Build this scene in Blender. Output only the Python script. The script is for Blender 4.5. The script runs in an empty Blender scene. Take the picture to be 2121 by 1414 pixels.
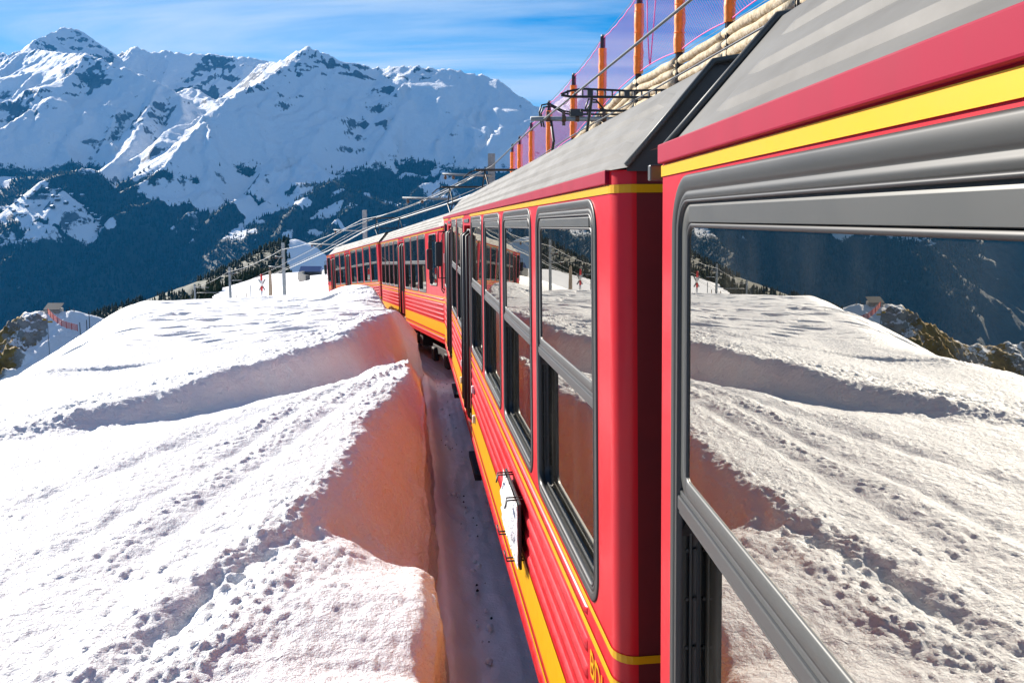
import bpy, bmesh, math, random
import numpy as np
from mathutils import Vector, Matrix

random.seed(7)
sc = bpy.context.scene
COL = sc.collection
R = math.radians

# ------------------------------------------------------------------ camera
F, CX, PY, HZ = 1700.0, 1060.5, 525.0, 330.0        # focal length etc. in photo pixels (2121 wide)
PITCH = math.atan((PY - HZ) / F)
cam_data = bpy.data.cameras.new('camera')
cam = bpy.data.objects.new('camera', cam_data)
COL.objects.link(cam)
cam.location = (0, 0, 0)
cam.rotation_euler = (R(90) - PITCH, 0, 0)
cam_data.sensor_width = 36.0
cam_data.lens = 36.0 * F / 2121.0
cam_data.shift_y = -(707.0 - PY) / 2121.0
cam_data.clip_start = 0.02
cam_data.clip_end = 60000
sc.camera = cam

# ------------------------------------------------------------------ light
SUN_AZ, SUN_EL = -47.0, 22.5                         # degrees from +Y (negative = left), elevation
SUNV = Vector((math.sin(R(SUN_AZ)) * math.cos(R(SUN_EL)), math.cos(R(SUN_AZ)) * math.cos(R(SUN_EL)), math.sin(R(SUN_EL))))
world = bpy.data.worlds.new('World')
sc.world = world
world.use_nodes = True
wt = world.node_tree
wn, wl = wt.nodes, wt.links
sky = wn.new('ShaderNodeTexSky')
sky.sky_type = 'NISHITA'
sky.sun_disc = False
sky.sun_elevation = R(SUN_EL)
sky.sun_rotation = R(SUN_AZ)
sky.altitude = 2200
sky.air_density = 1.0
sky.dust_density = 0.05
sky.ozone_density = 4.0
bg = wn['Background']
bg.inputs[1].default_value = 0.05
# thin cirrus over the whole sky, laid out on a flat layer high overhead
geo = wn.new('ShaderNodeTexCoord')
sep = wn.new('ShaderNodeSeparateXYZ'); wl.new(geo.outputs['Generated'], sep.inputs[0])
zc = wn.new('ShaderNodeMath'); zc.operation = 'MAXIMUM'; wl.new(sep.outputs['Z'], zc.inputs[0]); zc.inputs[1].default_value = 0.0
za = wn.new('ShaderNodeMath'); za.operation = 'ADD'; wl.new(zc.outputs[0], za.inputs[0]); za.inputs[1].default_value = 0.07
dx = wn.new('ShaderNodeMath'); dx.operation = 'DIVIDE'; wl.new(sep.outputs['X'], dx.inputs[0]); wl.new(za.outputs[0], dx.inputs[1])
dy = wn.new('ShaderNodeMath'); dy.operation = 'DIVIDE'; wl.new(sep.outputs['Y'], dy.inputs[0]); wl.new(za.outputs[0], dy.inputs[1])
cmb = wn.new('ShaderNodeCombineXYZ'); wl.new(dx.outputs[0], cmb.inputs[0]); wl.new(dy.outputs[0], cmb.inputs[1])
mp = wn.new('ShaderNodeMapping'); wl.new(cmb.outputs[0], mp.inputs[0])
mp.inputs['Rotation'].default_value = (0, 0, R(14)); mp.inputs['Scale'].default_value = (0.22, 0.52, 1)
mp.inputs['Location'].default_value = (0.9, 0.35, 0)
nz = wn.new('ShaderNodeTexNoise'); wl.new(mp.outputs[0], nz.inputs['Vector'])
nz.inputs['Scale'].default_value = 1.25; nz.inputs['Detail'].default_value = 8; nz.inputs['Roughness'].default_value = 0.56; nz.inputs['Distortion'].default_value = 0.5
lo = wn.new('ShaderNodeMapRange'); wl.new(zc.outputs[0], lo.inputs[0]); lo.inputs[1].default_value = 0.0; lo.inputs[2].default_value = 0.22; lo.inputs[3].default_value = 0.17; lo.inputs[4].default_value = 0.0
ad = wn.new('ShaderNodeMath'); ad.operation = 'ADD'; wl.new(nz.outputs[0], ad.inputs[0]); wl.new(lo.outputs[0], ad.inputs[1])      # the thin layer is seen edge-on low down
rp = wn.new('ShaderNodeValToRGB'); wl.new(ad.outputs[0], rp.inputs[0])
rp.color_ramp.elements[0].position = 0.44; rp.color_ramp.elements[0].color = (0, 0, 0, 1)
rp.color_ramp.elements[1].position = 0.68; rp.color_ramp.elements[1].color = (0.9, 0.9, 0.9, 1)
mx = wn.new('ShaderNodeMixRGB'); wl.new(rp.outputs[0], mx.inputs[0]); hsv = wn.new('ShaderNodeHueSaturation'); hsv.inputs['Saturation'].default_value = 1.5; wl.new(sky.outputs[0], hsv.inputs['Color']); wl.new(hsv.outputs[0], mx.inputs[1])
mx.inputs[2].default_value = (7.0, 7.9, 8.8, 1)
wl.new(mx.outputs[0], bg.inputs[0])

sun_data = bpy.data.lights.new('sun', 'SUN')
sun_data.energy = 5.0
sun_data.angle = R(0.53)
sun_data.color = (1.0, 0.925, 0.83)
sun = bpy.data.objects.new('sun', sun_data)
COL.objects.link(sun)
sun.rotation_euler = SUNV.to_track_quat('Z', 'Y').to_euler()
sun.location = SUNV * 100

sc.view_settings.view_transform = 'Standard'
sc.view_settings.look = 'None'
sc.view_settings.gamma = 1.0
sc.view_settings.exposure = 1.25
sc.render.engine = 'CYCLES'
sc.cycles.use_denoising = True
sc.cycles.max_bounces = 8
sc.cycles.diffuse_bounces = 4
sc.cycles.glossy_bounces = 4
sc.cycles.transparent_max_bounces = 24
sc.cycles.volume_bounces = 0
sc.cycles.caustics_reflective = False
sc.cycles.caustics_refractive = False
sc.cycles.sample_clamp_indirect = 6.0

# ------------------------------------------------------------------ layout helpers
def ray(px, py):
    xc = (px - CX) / F; yc = -(py - PY) / F
    return Vector((xc, math.cos(PITCH) + yc * math.sin(PITCH), -math.sin(PITCH) + yc * math.cos(PITCH)))

def at(px, py, Y):
    d = ray(px, py)
    return d * (Y / d.y)

def lerp(a, b, t): return a + (b - a) * t

def smooth(a, b, x):
    t = np.clip((x - a) / (b - a), 0, 1)
    return t * t * (3 - 2 * t)

# ------------------------------------------------------------------ noise (numpy)
_rng = np.random.RandomState(3)
_perm = np.concatenate([_rng.permutation(256)] * 3)
_ang = _rng.rand(256) * 2 * np.pi
_gx, _gy = np.cos(_ang), np.sin(_ang)

def perlin(x, y):
    xi = np.floor(x).astype(int); yi = np.floor(y).astype(int)
    xf = x - xi; yf = y - yi
    xi &= 255; yi &= 255
    u = xf * xf * xf * (xf * (xf * 6 - 15) + 10); v = yf * yf * yf * (yf * (yf * 6 - 15) + 10)
    def g(ix, iy, dx_, dy_):
        h = _perm[_perm[ix & 255] + (iy & 255)]
        return _gx[h] * dx_ + _gy[h] * dy_
    a = g(xi, yi, xf, yf); b = g(xi + 1, yi, xf - 1, yf)
    c = g(xi, yi + 1, xf, yf - 1); d = g(xi + 1, yi + 1, xf - 1, yf - 1)
    return ((a + (b - a) * u) + ((c + (d - c) * u) - (a + (b - a) * u)) * v) * 1.5

def fbm(x, y, oct=5, gain=0.5, lac=2.03):
    s = 0; a = 1.0
    for i in range(oct):
        s = s + a * perlin(x + 17.3 * i, y - 9.1 * i); a *= gain; x = x * lac; y = y * lac
    return s

def ridged(x, y, oct=5, gain=0.5, lac=2.1):
    s = 0; a = 1.0; w = 1.0
    for i in range(oct):
        n = 1 - np.abs(perlin(x + 31.7 * i, y + 11.9 * i)); n = n * n * w
        s = s + a * n; w = np.clip(n * 1.6, 0, 1); a *= gain; x = x * lac; y = y * lac
    return s

# ------------------------------------------------------------------ materials
MATS = {}
def mat(name, col=(.5, .5, .5), rough=.6, metal=0.0, spec=.5, coat=0.0, var=0.0, vscale=8.0, bump=0.0, bscale=40.0, vcol=None, stretch=(1, 1, 1), alpha_c=None):
    if name in MATS: return MATS[name]
    m = bpy.data.materials.new(name); m.use_nodes = True
    nt = m.node_tree; n = nt.nodes; l = nt.links
    b = n['Principled BSDF']
    b.inputs['Base Color'].default_value = (*col, 1)
    b.inputs['Roughness'].default_value = rough
    b.inputs['Metallic'].default_value = metal
    b.inputs['Specular IOR Level'].default_value = spec
    b.inputs['Coat Weight'].default_value = coat
    b.inputs['Coat Roughness'].default_value = 0.12
    if var or bump:
        tc = n.new('ShaderNodeTexCoord'); mpp = n.new('ShaderNodeMapping')
        l.new(tc.outputs['Object'], mpp.inputs[0]); mpp.inputs['Scale'].default_value = stretch
    if var:
        t = n.new('ShaderNodeTexNoise'); l.new(mpp.outputs[0], t.inputs['Vector'])
        t.inputs['Scale'].default_value = vscale; t.inputs['Detail'].default_value = 7; t.inputs['Roughness'].default_value = .6
        r = n.new('ShaderNodeValToRGB'); l.new(t.outputs[0], r.inputs[0])
        c2 = vcol if vcol else tuple(max(0, c * (1 - var)) for c in col)
        r.color_ramp.elements[0].position = .35; r.color_ramp.elements[0].color = (*c2, 1)
        r.color_ramp.elements[1].position = .65; r.color_ramp.elements[1].color = (*col, 1)
        l.new(r.outputs[0], b.inputs['Base Color'])
        mr = n.new('ShaderNodeMapRange'); l.new(t.outputs[0], mr.inputs[0])
        mr.inputs[3].default_value = min(1, rough * 1.35); mr.inputs[4].default_value = rough * .8
        l.new(mr.outputs[0], b.inputs['Roughness'])
    if bump:
        t2 = n.new('ShaderNodeTexNoise'); l.new(mpp.outputs[0], t2.inputs['Vector'])
        t2.inputs['Scale'].default_value = bscale; t2.inputs['Detail'].default_value = 5
        bp = n.new('ShaderNodeBump'); l.new(t2.outputs[0], bp.inputs['Height'])
        bp.inputs['Strength'].default_value = bump; bp.inputs['Distance'].default_value = 0.02
        l.new(bp.outputs[0], b.inputs['Normal'])
    MATS[name] = m
    return m

def glass_mat(name, ior, tint):
    m = bpy.data.materials.new(name); m.use_nodes = True
    nt = m.node_tree; n = nt.nodes; l = nt.links
    n.remove(n['Principled BSDF'])
    out = n['Material Output']
    fr = n.new('ShaderNodeFresnel'); fr.inputs['IOR'].default_value = ior
    tr = n.new('ShaderNodeBsdfTransparent'); tr.inputs[0].default_value = (*tint, 1)
    gl = n.new('ShaderNodeBsdfGlossy'); gl.inputs['Roughness'].default_value = 0.0; gl.inputs['Color'].default_value = (1.0, .95, .84, 1)
    tc = n.new('ShaderNodeTexCoord')
    nz_ = n.new('ShaderNodeTexNoise'); l.new(tc.outputs['Object'], nz_.inputs['Vector']); nz_.inputs['Scale'].default_value = 1.6; nz_.inputs['Detail'].default_value = 0
    bp = n.new('ShaderNodeBump'); l.new(nz_.outputs[0], bp.inputs['Height']); bp.inputs['Strength'].default_value = .012; bp.inputs['Distance'].default_value = .05
    l.new(bp.outputs[0], gl.inputs['Normal'])
    mx_ = n.new('ShaderNodeMixShader'); l.new(fr.outputs[0], mx_.inputs[0]); l.new(tr.outputs[0], mx_.inputs[1]); l.new(gl.outputs[0], mx_.inputs[2])
    # dried drips and dust on the pane
    mpp = n.new('ShaderNodeMapping'); l.new(tc.outputs['Object'], mpp.inputs[0]); mpp.inputs['Scale'].default_value = (3, 1, 1.2)
    ds = n.new('ShaderNodeTexNoise'); l.new(mpp.outputs[0], ds.inputs['Vector']); ds.inputs['Scale'].default_value = 2.2; ds.inputs['Detail'].default_value = 7
    dr = n.new('ShaderNodeMapRange'); l.new(ds.outputs[0], dr.inputs[0]); dr.inputs[1].default_value = .45; dr.inputs[2].default_value = .8; dr.inputs[3].default_value = .006; dr.inputs[4].default_value = .035
    df = n.new('ShaderNodeBsdfDiffuse'); df.inputs[0].default_value = (.5, .48, .44, 1)
    m2_ = n.new('ShaderNodeMixShader'); l.new(dr.outputs[0], m2_.inputs[0]); l.new(mx_.outputs[0], m2_.inputs[1]); l.new(df.outputs[0], m2_.inputs[2])
    l.new(m2_.outputs[0], out.inputs['Surface'])
    MATS[name] = m
    return m

RED = mat('red_paint', (.55, .004, .012), .36, spec=.25, coat=.10, var=.12, vscale=3, vcol=(.49, .008, .018))
# dried salt and road film low on the flanks
_n = RED.node_tree.nodes; _l = RED.node_tree.links; _b = _n['Principled BSDF']
_src = _b.inputs['Base Color'].links[0].from_socket
_tc = _n.new('ShaderNodeTexCoord'); _mp = _n.new('ShaderNodeMapping'); _l.new(_tc.outputs['Object'], _mp.inputs[0]); _mp.inputs['Scale'].default_value = (5, 1, 1.1)
_t = _n.new('ShaderNodeTexNoise'); _l.new(_mp.outputs[0], _t.inputs['Vector']); _t.inputs['Scale'].default_value = 3.0; _t.inputs['Detail'].default_value = 8
_sx = _n.new('ShaderNodeSeparateXYZ'); _l.new(_tc.outputs['Object'], _sx.inputs[0])
_mr = _n.new('ShaderNodeMapRange'); _l.new(_sx.outputs['Z'], _mr.inputs[0]); _mr.inputs[1].default_value = -.9; _mr.inputs[2].default_value = -2.1; _mr.inputs[3].default_value = .02; _mr.inputs[4].default_value = .26
_mt = _n.new('ShaderNodeMath'); _mt.operation = 'MULTIPLY'; _l.new(_mr.outputs[0], _mt.inputs[0])
_r2 = _n.new('ShaderNodeMapRange'); _l.new(_t.outputs[0], _r2.inputs[0]); _r2.inputs[1].default_value = .42; _r2.inputs[2].default_value = .72; _l.new(_r2.outputs[0], _mt.inputs[1])
_mx = _n.new('ShaderNodeMixRGB'); _l.new(_mt.outputs[0], _mx.inputs[0]); _l.new(_src, _mx.inputs[1]); _mx.inputs[2].default_value = (.40, .15, .15, 1); _l.new(_mx.outputs[0], _b.inputs['Base Color'])
FASCIA = mat('dirty_red_fascia', (.25, .005, .028), .6, spec=.12, var=.4, vscale=5, vcol=(.28, .010, .036), stretch=(3.2, 1, .35))
YEL = mat('yellow_paint', (.64, .335, .001), .4, spec=.25, coat=.1, var=.06, vscale=12)
ENDRED = mat('shaded_red_paint', (.15, .003, .005), .6, coat=.05, var=.3, vscale=4)  # body red darkened: shade of the coupling gap put into the colour
RAILM = mat('rail_grey', (.05, .052, .051), .4, metal=.15)
ROOF = mat('roof_paint', (.15, .148, .138), .6, spec=.25, var=.28, vscale=4, stretch=(.6, 2, 1))
GABLE = mat('dark_grey_paint', (.055, .06, .062), .5, var=.25, vscale=9)
ALU = mat('aluminium', (.036, .038, .037), .42, spec=.35, metal=.1, var=.08, vscale=3)
ALU2 = mat('grey_aluminium', (.060, .063, .060), .40, metal=.15, var=.12, vscale=6)
RUB = mat('black_rubber', (.012, .013, .014), .45)
DARK = mat('dark_underframe', (.02, .02, .022), .6, var=.4, vscale=6)
LINING = mat('dark_lining', (.035, .036, .04), .7)
SEATM = mat('seat_cloth', (.03, .035, .06), .8)
STEEL = mat('galvanised_steel', (.33, .35, .36), .5, metal=.5, var=.3, vscale=20)
BLACKST = mat('black_steel', (.03, .032, .035), .5, metal=.3)
CERAM = mat('brown_insulator', (.10, .05, .03), .25)
WHITE = mat('white_plate', (.78, .78, .76), .5, var=.12, vscale=14)
GLASS = glass_mat('window_glass', 9.0, (.28, .30, .30))

# ------------------------------------------------------------------ mesh helpers
class MB:
    def __init__(self): self.v = []; self.f = []
    def add(self, vs, fs):
        o = len(self.v); self.v += [tuple(p) for p in vs]; self.f += [tuple(i + o for i in f) for f in fs]
        return self
    def box(self, x0, x1, y0, y1, z0, z1):
        return self.add([(x0, y0, z0), (x1, y0, z0), (x1, y1, z0), (x0, y1, z0), (x0, y0, z1), (x1, y0, z1), (x1, y1, z1), (x0, y1, z1)],
                 [(0, 3, 2, 1), (4, 5, 6, 7), (0, 1, 5, 4), (1, 2, 6, 5), (2, 3, 7, 6), (3, 0, 4, 7)])
    def bbox(self, x0, x1, y0, y1, z0, z1, b=.01):
        "box with chamfered edges"
        bm = bmesh.new(); bmesh.ops.create_cube(bm, size=1)
        for v in bm.verts: v.co = Vector((lerp(x0, x1, v.co.x + .5), lerp(y0, y1, v.co.y + .5), lerp(z0, z1, v.co.z + .5)))
        bmesh.ops.bevel(bm, geom=bm.edges[:], offset=b, segments=2, affect='EDGES', profile=.5)
        bm.verts.ensure_lookup_table(); bm.verts.index_update()
        self.add([tuple(v.co) for v in bm.verts], [tuple(v.index for v in f.verts) for f in bm.faces]); bm.free()
        return self
    def tube(self, pts, r, n=8, caps=True):
        pts = [Vector(p) for p in pts]
        rs = r if isinstance(r, (list, tuple)) else [r] * len(pts)
        rings = []
        prev = None
        for i, p in enumerate(pts):
            d = (pts[min(i + 1, len(pts) - 1)] - pts[max(i - 1, 0)]).normalized()
            if prev is None:
                a = Vector((0, 0, 1)) if abs(d.z) < .9 else Vector((1, 0, 0))
                e1 = d.cross(a).normalized()
            else:
                e1 = (prev - d * prev.dot(d)).normalized()
            prev = e1; e2 = d.cross(e1)
            rings.append([p + (e1 * math.cos(2 * math.pi * k / n) + e2 * math.sin(2 * math.pi * k / n)) * rs[i] for k in range(n)])
        vs = [q for rg in rings for q in rg]; fs = []
        for i in range(len(rings) - 1):
            for k in range(n):
                a = i * n + k; b = i * n + (k + 1) % n
                fs.append((a, b, b + n, a + n))
        if caps:
            fs.append(tuple(range(n))[::-1]); fs.append(tuple((len(rings) - 1) * n + k for k in range(n)))
        return self.add(vs, fs)
    def mesh(self, name, smooth_=False):
        me = bpy.data.meshes.new(name); me.from_pydata(self.v, [], self.f); me.validate()
        if smooth_:
            me.polygons.foreach_set('use_smooth', [True] * len(me.polygons))
        me.update()
        return me
    def build(self, name, m, parent=None, smooth_=False, loc=None):
        return link(name, self.mesh(name, smooth_), m, parent, loc)

def link(name, me, m, parent=None, loc=None):
    o = bpy.data.objects.new(name, me)
    if m is not None and len(me.materials) == 0: me.materials.append(m)
    COL.objects.link(o)
    if parent is not None: o.parent = parent
    if loc is not None: o.location = loc
    return o

def autosmooth(o, ang=35):
    me = o.data
    me.polygons.foreach_set('use_smooth', [True] * len(me.polygons))
    me.set_sharp_from_angle(angle=R(ang))
    return o

def tag(o, label=None, cat=None, group=None, kind=None):
    if label: o['label'] = label
    if cat: o['category'] = cat
    if group: o['group'] = group
    if kind: o['kind'] = kind
    return o

def empty(name, loc=(0, 0, 0), label=None, cat=None, group=None, mw=None):
    o = bpy.data.objects.new(name, None); COL.objects.link(o)
    if mw is not None: o.matrix_world = mw
    else: o.location = loc
    return tag(o, label, cat, group)

def grid_mesh(name, X, Y, Z, m, kind=None, smooth_=True, flip=False):
    nr, nc = X.shape
    me = bpy.data.meshes.new(name)
    co = np.stack([X, Y, Z], -1).reshape(-1).astype(np.float32)
    idx = np.arange(nr * nc).reshape(nr, nc)
    q = np.stack([idx[:-1, :-1], idx[:-1, 1:], idx[1:, 1:], idx[1:, :-1]], -1).reshape(-1, 4)
    if flip: q = q[:, ::-1]
    me.vertices.add(nr * nc); me.vertices.foreach_set('co', co)
    nq = len(q)
    me.loops.add(nq * 4); me.loops.foreach_set('vertex_index', q.reshape(-1).astype(np.int32))
    me.polygons.add(nq)
    me.polygons.foreach_set('loop_start', (np.arange(nq) * 4).astype(np.int32))
    try: me.polygons.foreach_set('loop_total', np.full(nq, 4, np.int32))
    except Exception: pass
    me.polygons.foreach_set('use_smooth', np.full(nq, smooth_))
    me.update(calc_edges=True); me.validate()
    o = link(name, me, m)
    if kind: o['kind'] = kind
    return o

def vattr(o, name, arr):
    a = o.data.attributes.new(name, 'FLOAT', 'POINT')
    a.data.foreach_set('value', arr.reshape(-1).astype(np.float32))
# ------------------------------------------------------------------ the line of the track (left flank of the train, and the bed under it)
_cy = np.array([-30, -10, 1.7, 2.2, 8, 13.9, 15.2, 20, 25.6, 27.0, 36.5, 43.5, 60, 90, 120, 160])
_cx = np.array([1.9, .87, .31, .275, -.44, -1.16, -1.29, -2.6, -4.15, -4.45, -8.55, -11.6, -18.7, -31.0, -44.0, -62.0])
_cz = np.array([-.7, -2.13, -2.96, -3.0, -3.48, -3.96, -4.2, -4.82, -5.55, -5.68, -7.25, -8.85, -12.2, -17.8, -24.0, -33.0])
_yy = np.linspace(-30, 160, 3801)
def _sm(a, k=31):
    p = np.pad(a, k // 2, mode='edge'); p[:k // 2] = a[0] + (np.arange(-(k // 2), 0)) * (a[1] - a[0]); p[-(k // 2):] = a[-1] + np.arange(1, k // 2 + 1) * (a[-1] - a[-2])
    return np.convolve(p, np.ones(k) / k, 'valid')
_xs = _sm(_sm(np.interp(_yy, _cy, _cx))); _zs = _sm(_sm(np.interp(_yy, _cy, _cz)))
def x_side(Y): return np.interp(Y, _yy, _xs)
def z_floor(Y): return np.interp(Y, _yy, _zs)

# ------------------------------------------------------------------ snow materials
def snow_material(name, bumps, rough=.55):
    m = bpy.data.materials.new(name); m.use_nodes = True
    nt = m.node_tree; n = nt.nodes; l = nt.links; b = n['Principled BSDF']
    b.inputs['Base Color'].default_value = (.86, .87, .89, 1)
    b.inputs['Roughness'].default_value = rough
    b.inputs['Specular IOR Level'].default_value = .35
    tc = n.new('ShaderNodeTexCoord')
    nz_ = n.new('ShaderNodeTexNoise'); l.new(tc.outputs['Object'], nz_.inputs['Vector']); nz_.inputs['Scale'].default_value = .9; nz_.inputs['Detail'].default_value = 6
    rr = n.new('ShaderNodeValToRGB'); l.new(nz_.outputs[0], rr.inputs[0])
    rr.color_ramp.elements[0].position = .3; rr.color_ramp.elements[0].color = (.80, .81, .83, 1)
    rr.color_ramp.elements[1].position = .6; rr.color_ramp.elements[1].color = (.88, .885, .90, 1)
    l.new(rr.outputs[0], b.inputs['Base Color'])
    prev = None
    for sc_, st, dist in bumps:
        t = n.new('ShaderNodeTexNoise'); l.new(tc.outputs['Object'], t.inputs['Vector']); t.inputs['Scale'].default_value = sc_; t.inputs['Detail'].default_value = 6; t.inputs['Roughness'].default_value = .62
        bp = n.new('ShaderNodeBump'); l.new(t.outputs[0], bp.inputs['Height']); bp.inputs['Strength'].default_value = st; bp.inputs['Distance'].default_value = dist
        if prev is not None: l.new(prev.outputs[0], bp.inputs['Normal'])
        prev = bp
    if prev is not None: l.new(prev.outputs[0], b.inputs['Normal'])
    return m
SNOW = snow_material('snow_near', [(8, .55, .06), (26, .85, .035), (75, .7, .013)])
SNOW_BED = snow_material('snow_bed', [(5, .4, .03), (40, .35, .012)])

# ------------------------------------------------------------------ snow bank left of the train, cut by the plough
EDGE = .46                                            # wall top to train flank
rows = np.concatenate([np.arange(-9, 2.2, .28), np.arange(2.2, 10, .0155), np.arange(10, 18, .03), np.arange(18, 34, .07), np.arange(34, 52, .25)])
tt = [0.0]; d = .0155
while tt[-1] < 34:
    if tt[-1] > 4.2: d *= 1.035
    tt.append(tt[-1] + d)
tt = np.array(tt)
NW = 16
wallf = np.linspace(0, 1, NW, endpoint=False)
Yg, Tg = np.meshgrid(rows, tt, indexing='ij')
xs_, zf_ = x_side(rows), z_floor(rows)
edge_w = EDGE + .035 * fbm(rows * .9, rows * 0 + 3.3, 4) + .012 * fbm(rows * 6, rows * 0 + 1.3, 3) + .06 * smooth(14, 20, rows)
Xg = (xs_ - edge_w)[:, None] - Tg

# height of the cut edge above the bed, width of the ploughed scoop behind it, height of the bank further out
he = np.interp(rows, [-9, 2.5, 4.1, 4.4, 4.85, 5.6, 6.6, 7.5, 8.2, 9.5, 11.3, 12.3, 13.3, 14.4, 15.2, 16.5, 19, 22, 24, 30, 40, 52],
                     [.9, .95, .97, .90, .56, .48, .60, .85, 1.12, 1.1, 1.0, .85, .50, .62, 1.0, 1.12, 1.15, 1.35, 1.3, 1.0, .9, .6])
hb = np.interp(rows, [-9, 3, 5, 8, 12, 15, 18, 22, 25, 30, 36, 44, 52], [.98, 1.0, 1.13, 1.30, 1.36, 1.36, 1.32, 1.26, 1.22, 1.15, 1.05, .8, .3])
ws = np.interp(rows, [-9, 4.0, 4.4, 4.9, 5.6, 6.6, 7.5, 8.3, 11, 13, 14.3, 15.3, 20, 52], [1.1, 1.1, .95, .78, .66, .55, .34, .16, .22, .5, .6, .4, .7, .9])
he = he + .05 * fbm(rows * 1.7, rows * 0 + 8.1, 4)
ws = ws + .05 * fbm(rows * 1.3, rows * 0 + 5.7, 3)
k = np.clip(Tg / ws[:, None], 0, 1)
prof = k * k * (3 - 2 * k)
Hh = he[:, None] + (hb - he)[:, None] * prof
Hh = Hh + .42 * np.exp(-((Yg - 23.2) / 2.4) ** 2 - ((Tg - .55) / .85) ** 2)
# gentle waves of the bank
Hh = Hh + .10 * fbm(Xg * .35 + 4, Yg * .22 + 2, 3) * smooth(.3, 2.0, Tg)
# ditch behind the second ridge: asymmetric furrow along a line
def poly_dist(P, X, Y):
    best = np.full(X.shape, 1e9); side = np.zeros(X.shape); par = np.zeros(X.shape)
    L = 0
    for i in range(len(P) - 1):
        ax, ay = P[i]; bx, by = P[i + 1]
        ux, uy = bx - ax, by - ay; l2 = ux * ux + uy * uy; ln = math.sqrt(l2)
        q = np.clip(((X - ax) * ux + (Y - ay) * uy) / l2, 0, 1)
        dx_ = X - (ax + q * ux); dy_ = Y - (ay + q * uy)
        dd = np.hypot(dx_, dy_); m = dd < best
        best = np.where(m, dd, best); side = np.where(m, np.sign(ux * dy_ - uy * dx_), side); par = np.where(m, L + q * ln, par)
        L += ln
    return best, side, par
DITCH = [(-1.15, 14.6), (-1.72, 12.4), (-1.86, 10.2), (-2.32, 8.5), (-2.78, 7.3), (-3.30, 6.35), (-4.1, 5.4)]
dd, sd, pr = poly_dist(DITCH, Xg, Yg)
depth = np.interp(pr, [0, 1, 2.5, 5, 7, 8.4, 9.6, 11], [.72, .66, .56, .44, .20, .06, .01, .0])
# side<0 is left of the travel direction (towards us along the line): use x position relative to line instead
left = sd < 0
wid = np.where(left, .30, .62) * np.interp(pr, [0, 3, 8, 11], [1.25, 1.0, .8, .6])
wob = 1 + .22 * fbm(Xg * 1.7 + 11, Yg * 1.7, 3)
car = np.exp(-(dd / (wid * wob)) ** np.where(left, 2.5, 2.0))
Hh = Hh - depth * car
# raised lip of thrown snow on the far side of the ditch and along the scoop crest
lip = np.exp(-((dd - .42 * np.interp(pr, [0, 8, 11], [1.2, .9, .7])) / .16) ** 2) * left
Hh = Hh + .07 * lip * np.interp(pr, [0, 8, 11], [1, 1, 0])
# rut of broken clods left of the near mound
RUT = [(-.95, 5.0), (-1.25, 4.35), (-1.48, 3.85), (-1.6, 3.3), (-1.8, 2.7)]
d2, s2, p2 = poly_dist(RUT, Xg, Yg)
Hh = Hh - .075 * np.exp(-(d2 / .075) ** 2) * smooth(2.9, 3.9, Yg) * (.6 + .8 * fbm(Xg * 6, Yg * 6 + 3, 2)) + .02 * np.exp(-((d2 - .24) / .12) ** 2)
# clods: strong along crests, ruts and in the rough strip on the left, weak on the wind-packed hill
rough = .03 + .38 * np.exp(-(np.abs(d2 - .1) / .38) ** 2) * (Yg < 6.5)
rough = rough + .8 * np.exp(-((dd - .75) / .55) ** 2) * left
rough = rough + .5 * np.exp(-((Tg - ws[:, None] * .95) / .20) ** 2)
rough = rough + .22 * (1 - smooth(3.9, 4.8, Yg))
strip = fbm(Xg * .55 + 3, Yg * .25 + 7, 3)
rough = rough + .14 * smooth(.1, .5, strip) * (Yg < 20)
scoop = (1 - smooth(.75, 1.0, Tg / ws[:, None])) * smooth(4.55, 4.95, Yg)
inditch = car * smooth(.25, .6, depth)
rough = np.clip(rough * (1 - .93 * scoop) * (1 - .85 * inditch), .015, 1.0)
rough[:, :2] *= .5
n1 = fbm(Xg * 3.1, Yg * 3.1, 3)
n2 = perlin(Xg * 11 + 3, Yg * 11); n3 = perlin(Xg * 23 + 9, Yg * 23 + 4); n4 = perlin(Xg * 36, Yg * 36 + 2)
clod = np.maximum(n2 + .1, 0) * .020 + np.maximum(n3, -.1) * .019 + n4 * .012
fade = 1 - .6 * smooth(12, 30, Yg)
Hh = Hh + (n1 * .022 * (.3 + rough) + clod * rough * .95) * fade
Hh = Hh + scoop * (.008 * perlin(Xg * 4 + Yg * 9, Yg * 2) + .006 * perlin(Xg * 22, Yg * 7 + 3))
# wind pits: short streaks running down the hill
a_, b_ = Xg * .78 + Yg * .62, -Xg * .62 + Yg * .78
pit = np.maximum(perlin(a_ * 1.5, b_ * 5.2) - .28, 0) * smooth(9, 14, Yg)
pit = pit + np.maximum(perlin(a_ * .7 + 8, b_ * 3.1) - .34, 0) * 1.3 * smooth(9, 14, Yg)
Hh = Hh - pit * .22
# old tyre and boot tracks crossing the bank
def track(P, w, dep, beat):
    global Hh
    d_, s_, p_ = poly_dist(P, Xg, Yg)
    gate = np.maximum(.7 * perlin(p_ * beat * .12, d_ * 5 + beat) + .55, .1)
    Hh = Hh - dep * np.exp(-((d_ + .02 * perlin(p_ * 5, p_ * 0)) / w) ** 2) * gate + dep * .16 * np.exp(-((d_ - 2 * w) / w) ** 2) * np.maximum(n3 + .2, 0) * 2
track([(-1.0, 9.5), (-1.5, 7.2), (-1.75, 5.8), (-2.0, 4.2)], .075, .032, 31)
track([(-1.15, 9.6), (-1.8, 7.2), (-2.1, 5.6), (-2.5, 3.9)], .07, .030, 27)
track([(-1.3, 9.4), (-2.2, 6.7), (-2.9, 4.8)], .09, .034, 23)
track([(-3.0, 11.5), (-4.6, 9.0), (-7.0, 6.5)], .07, .035, 11)
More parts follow.
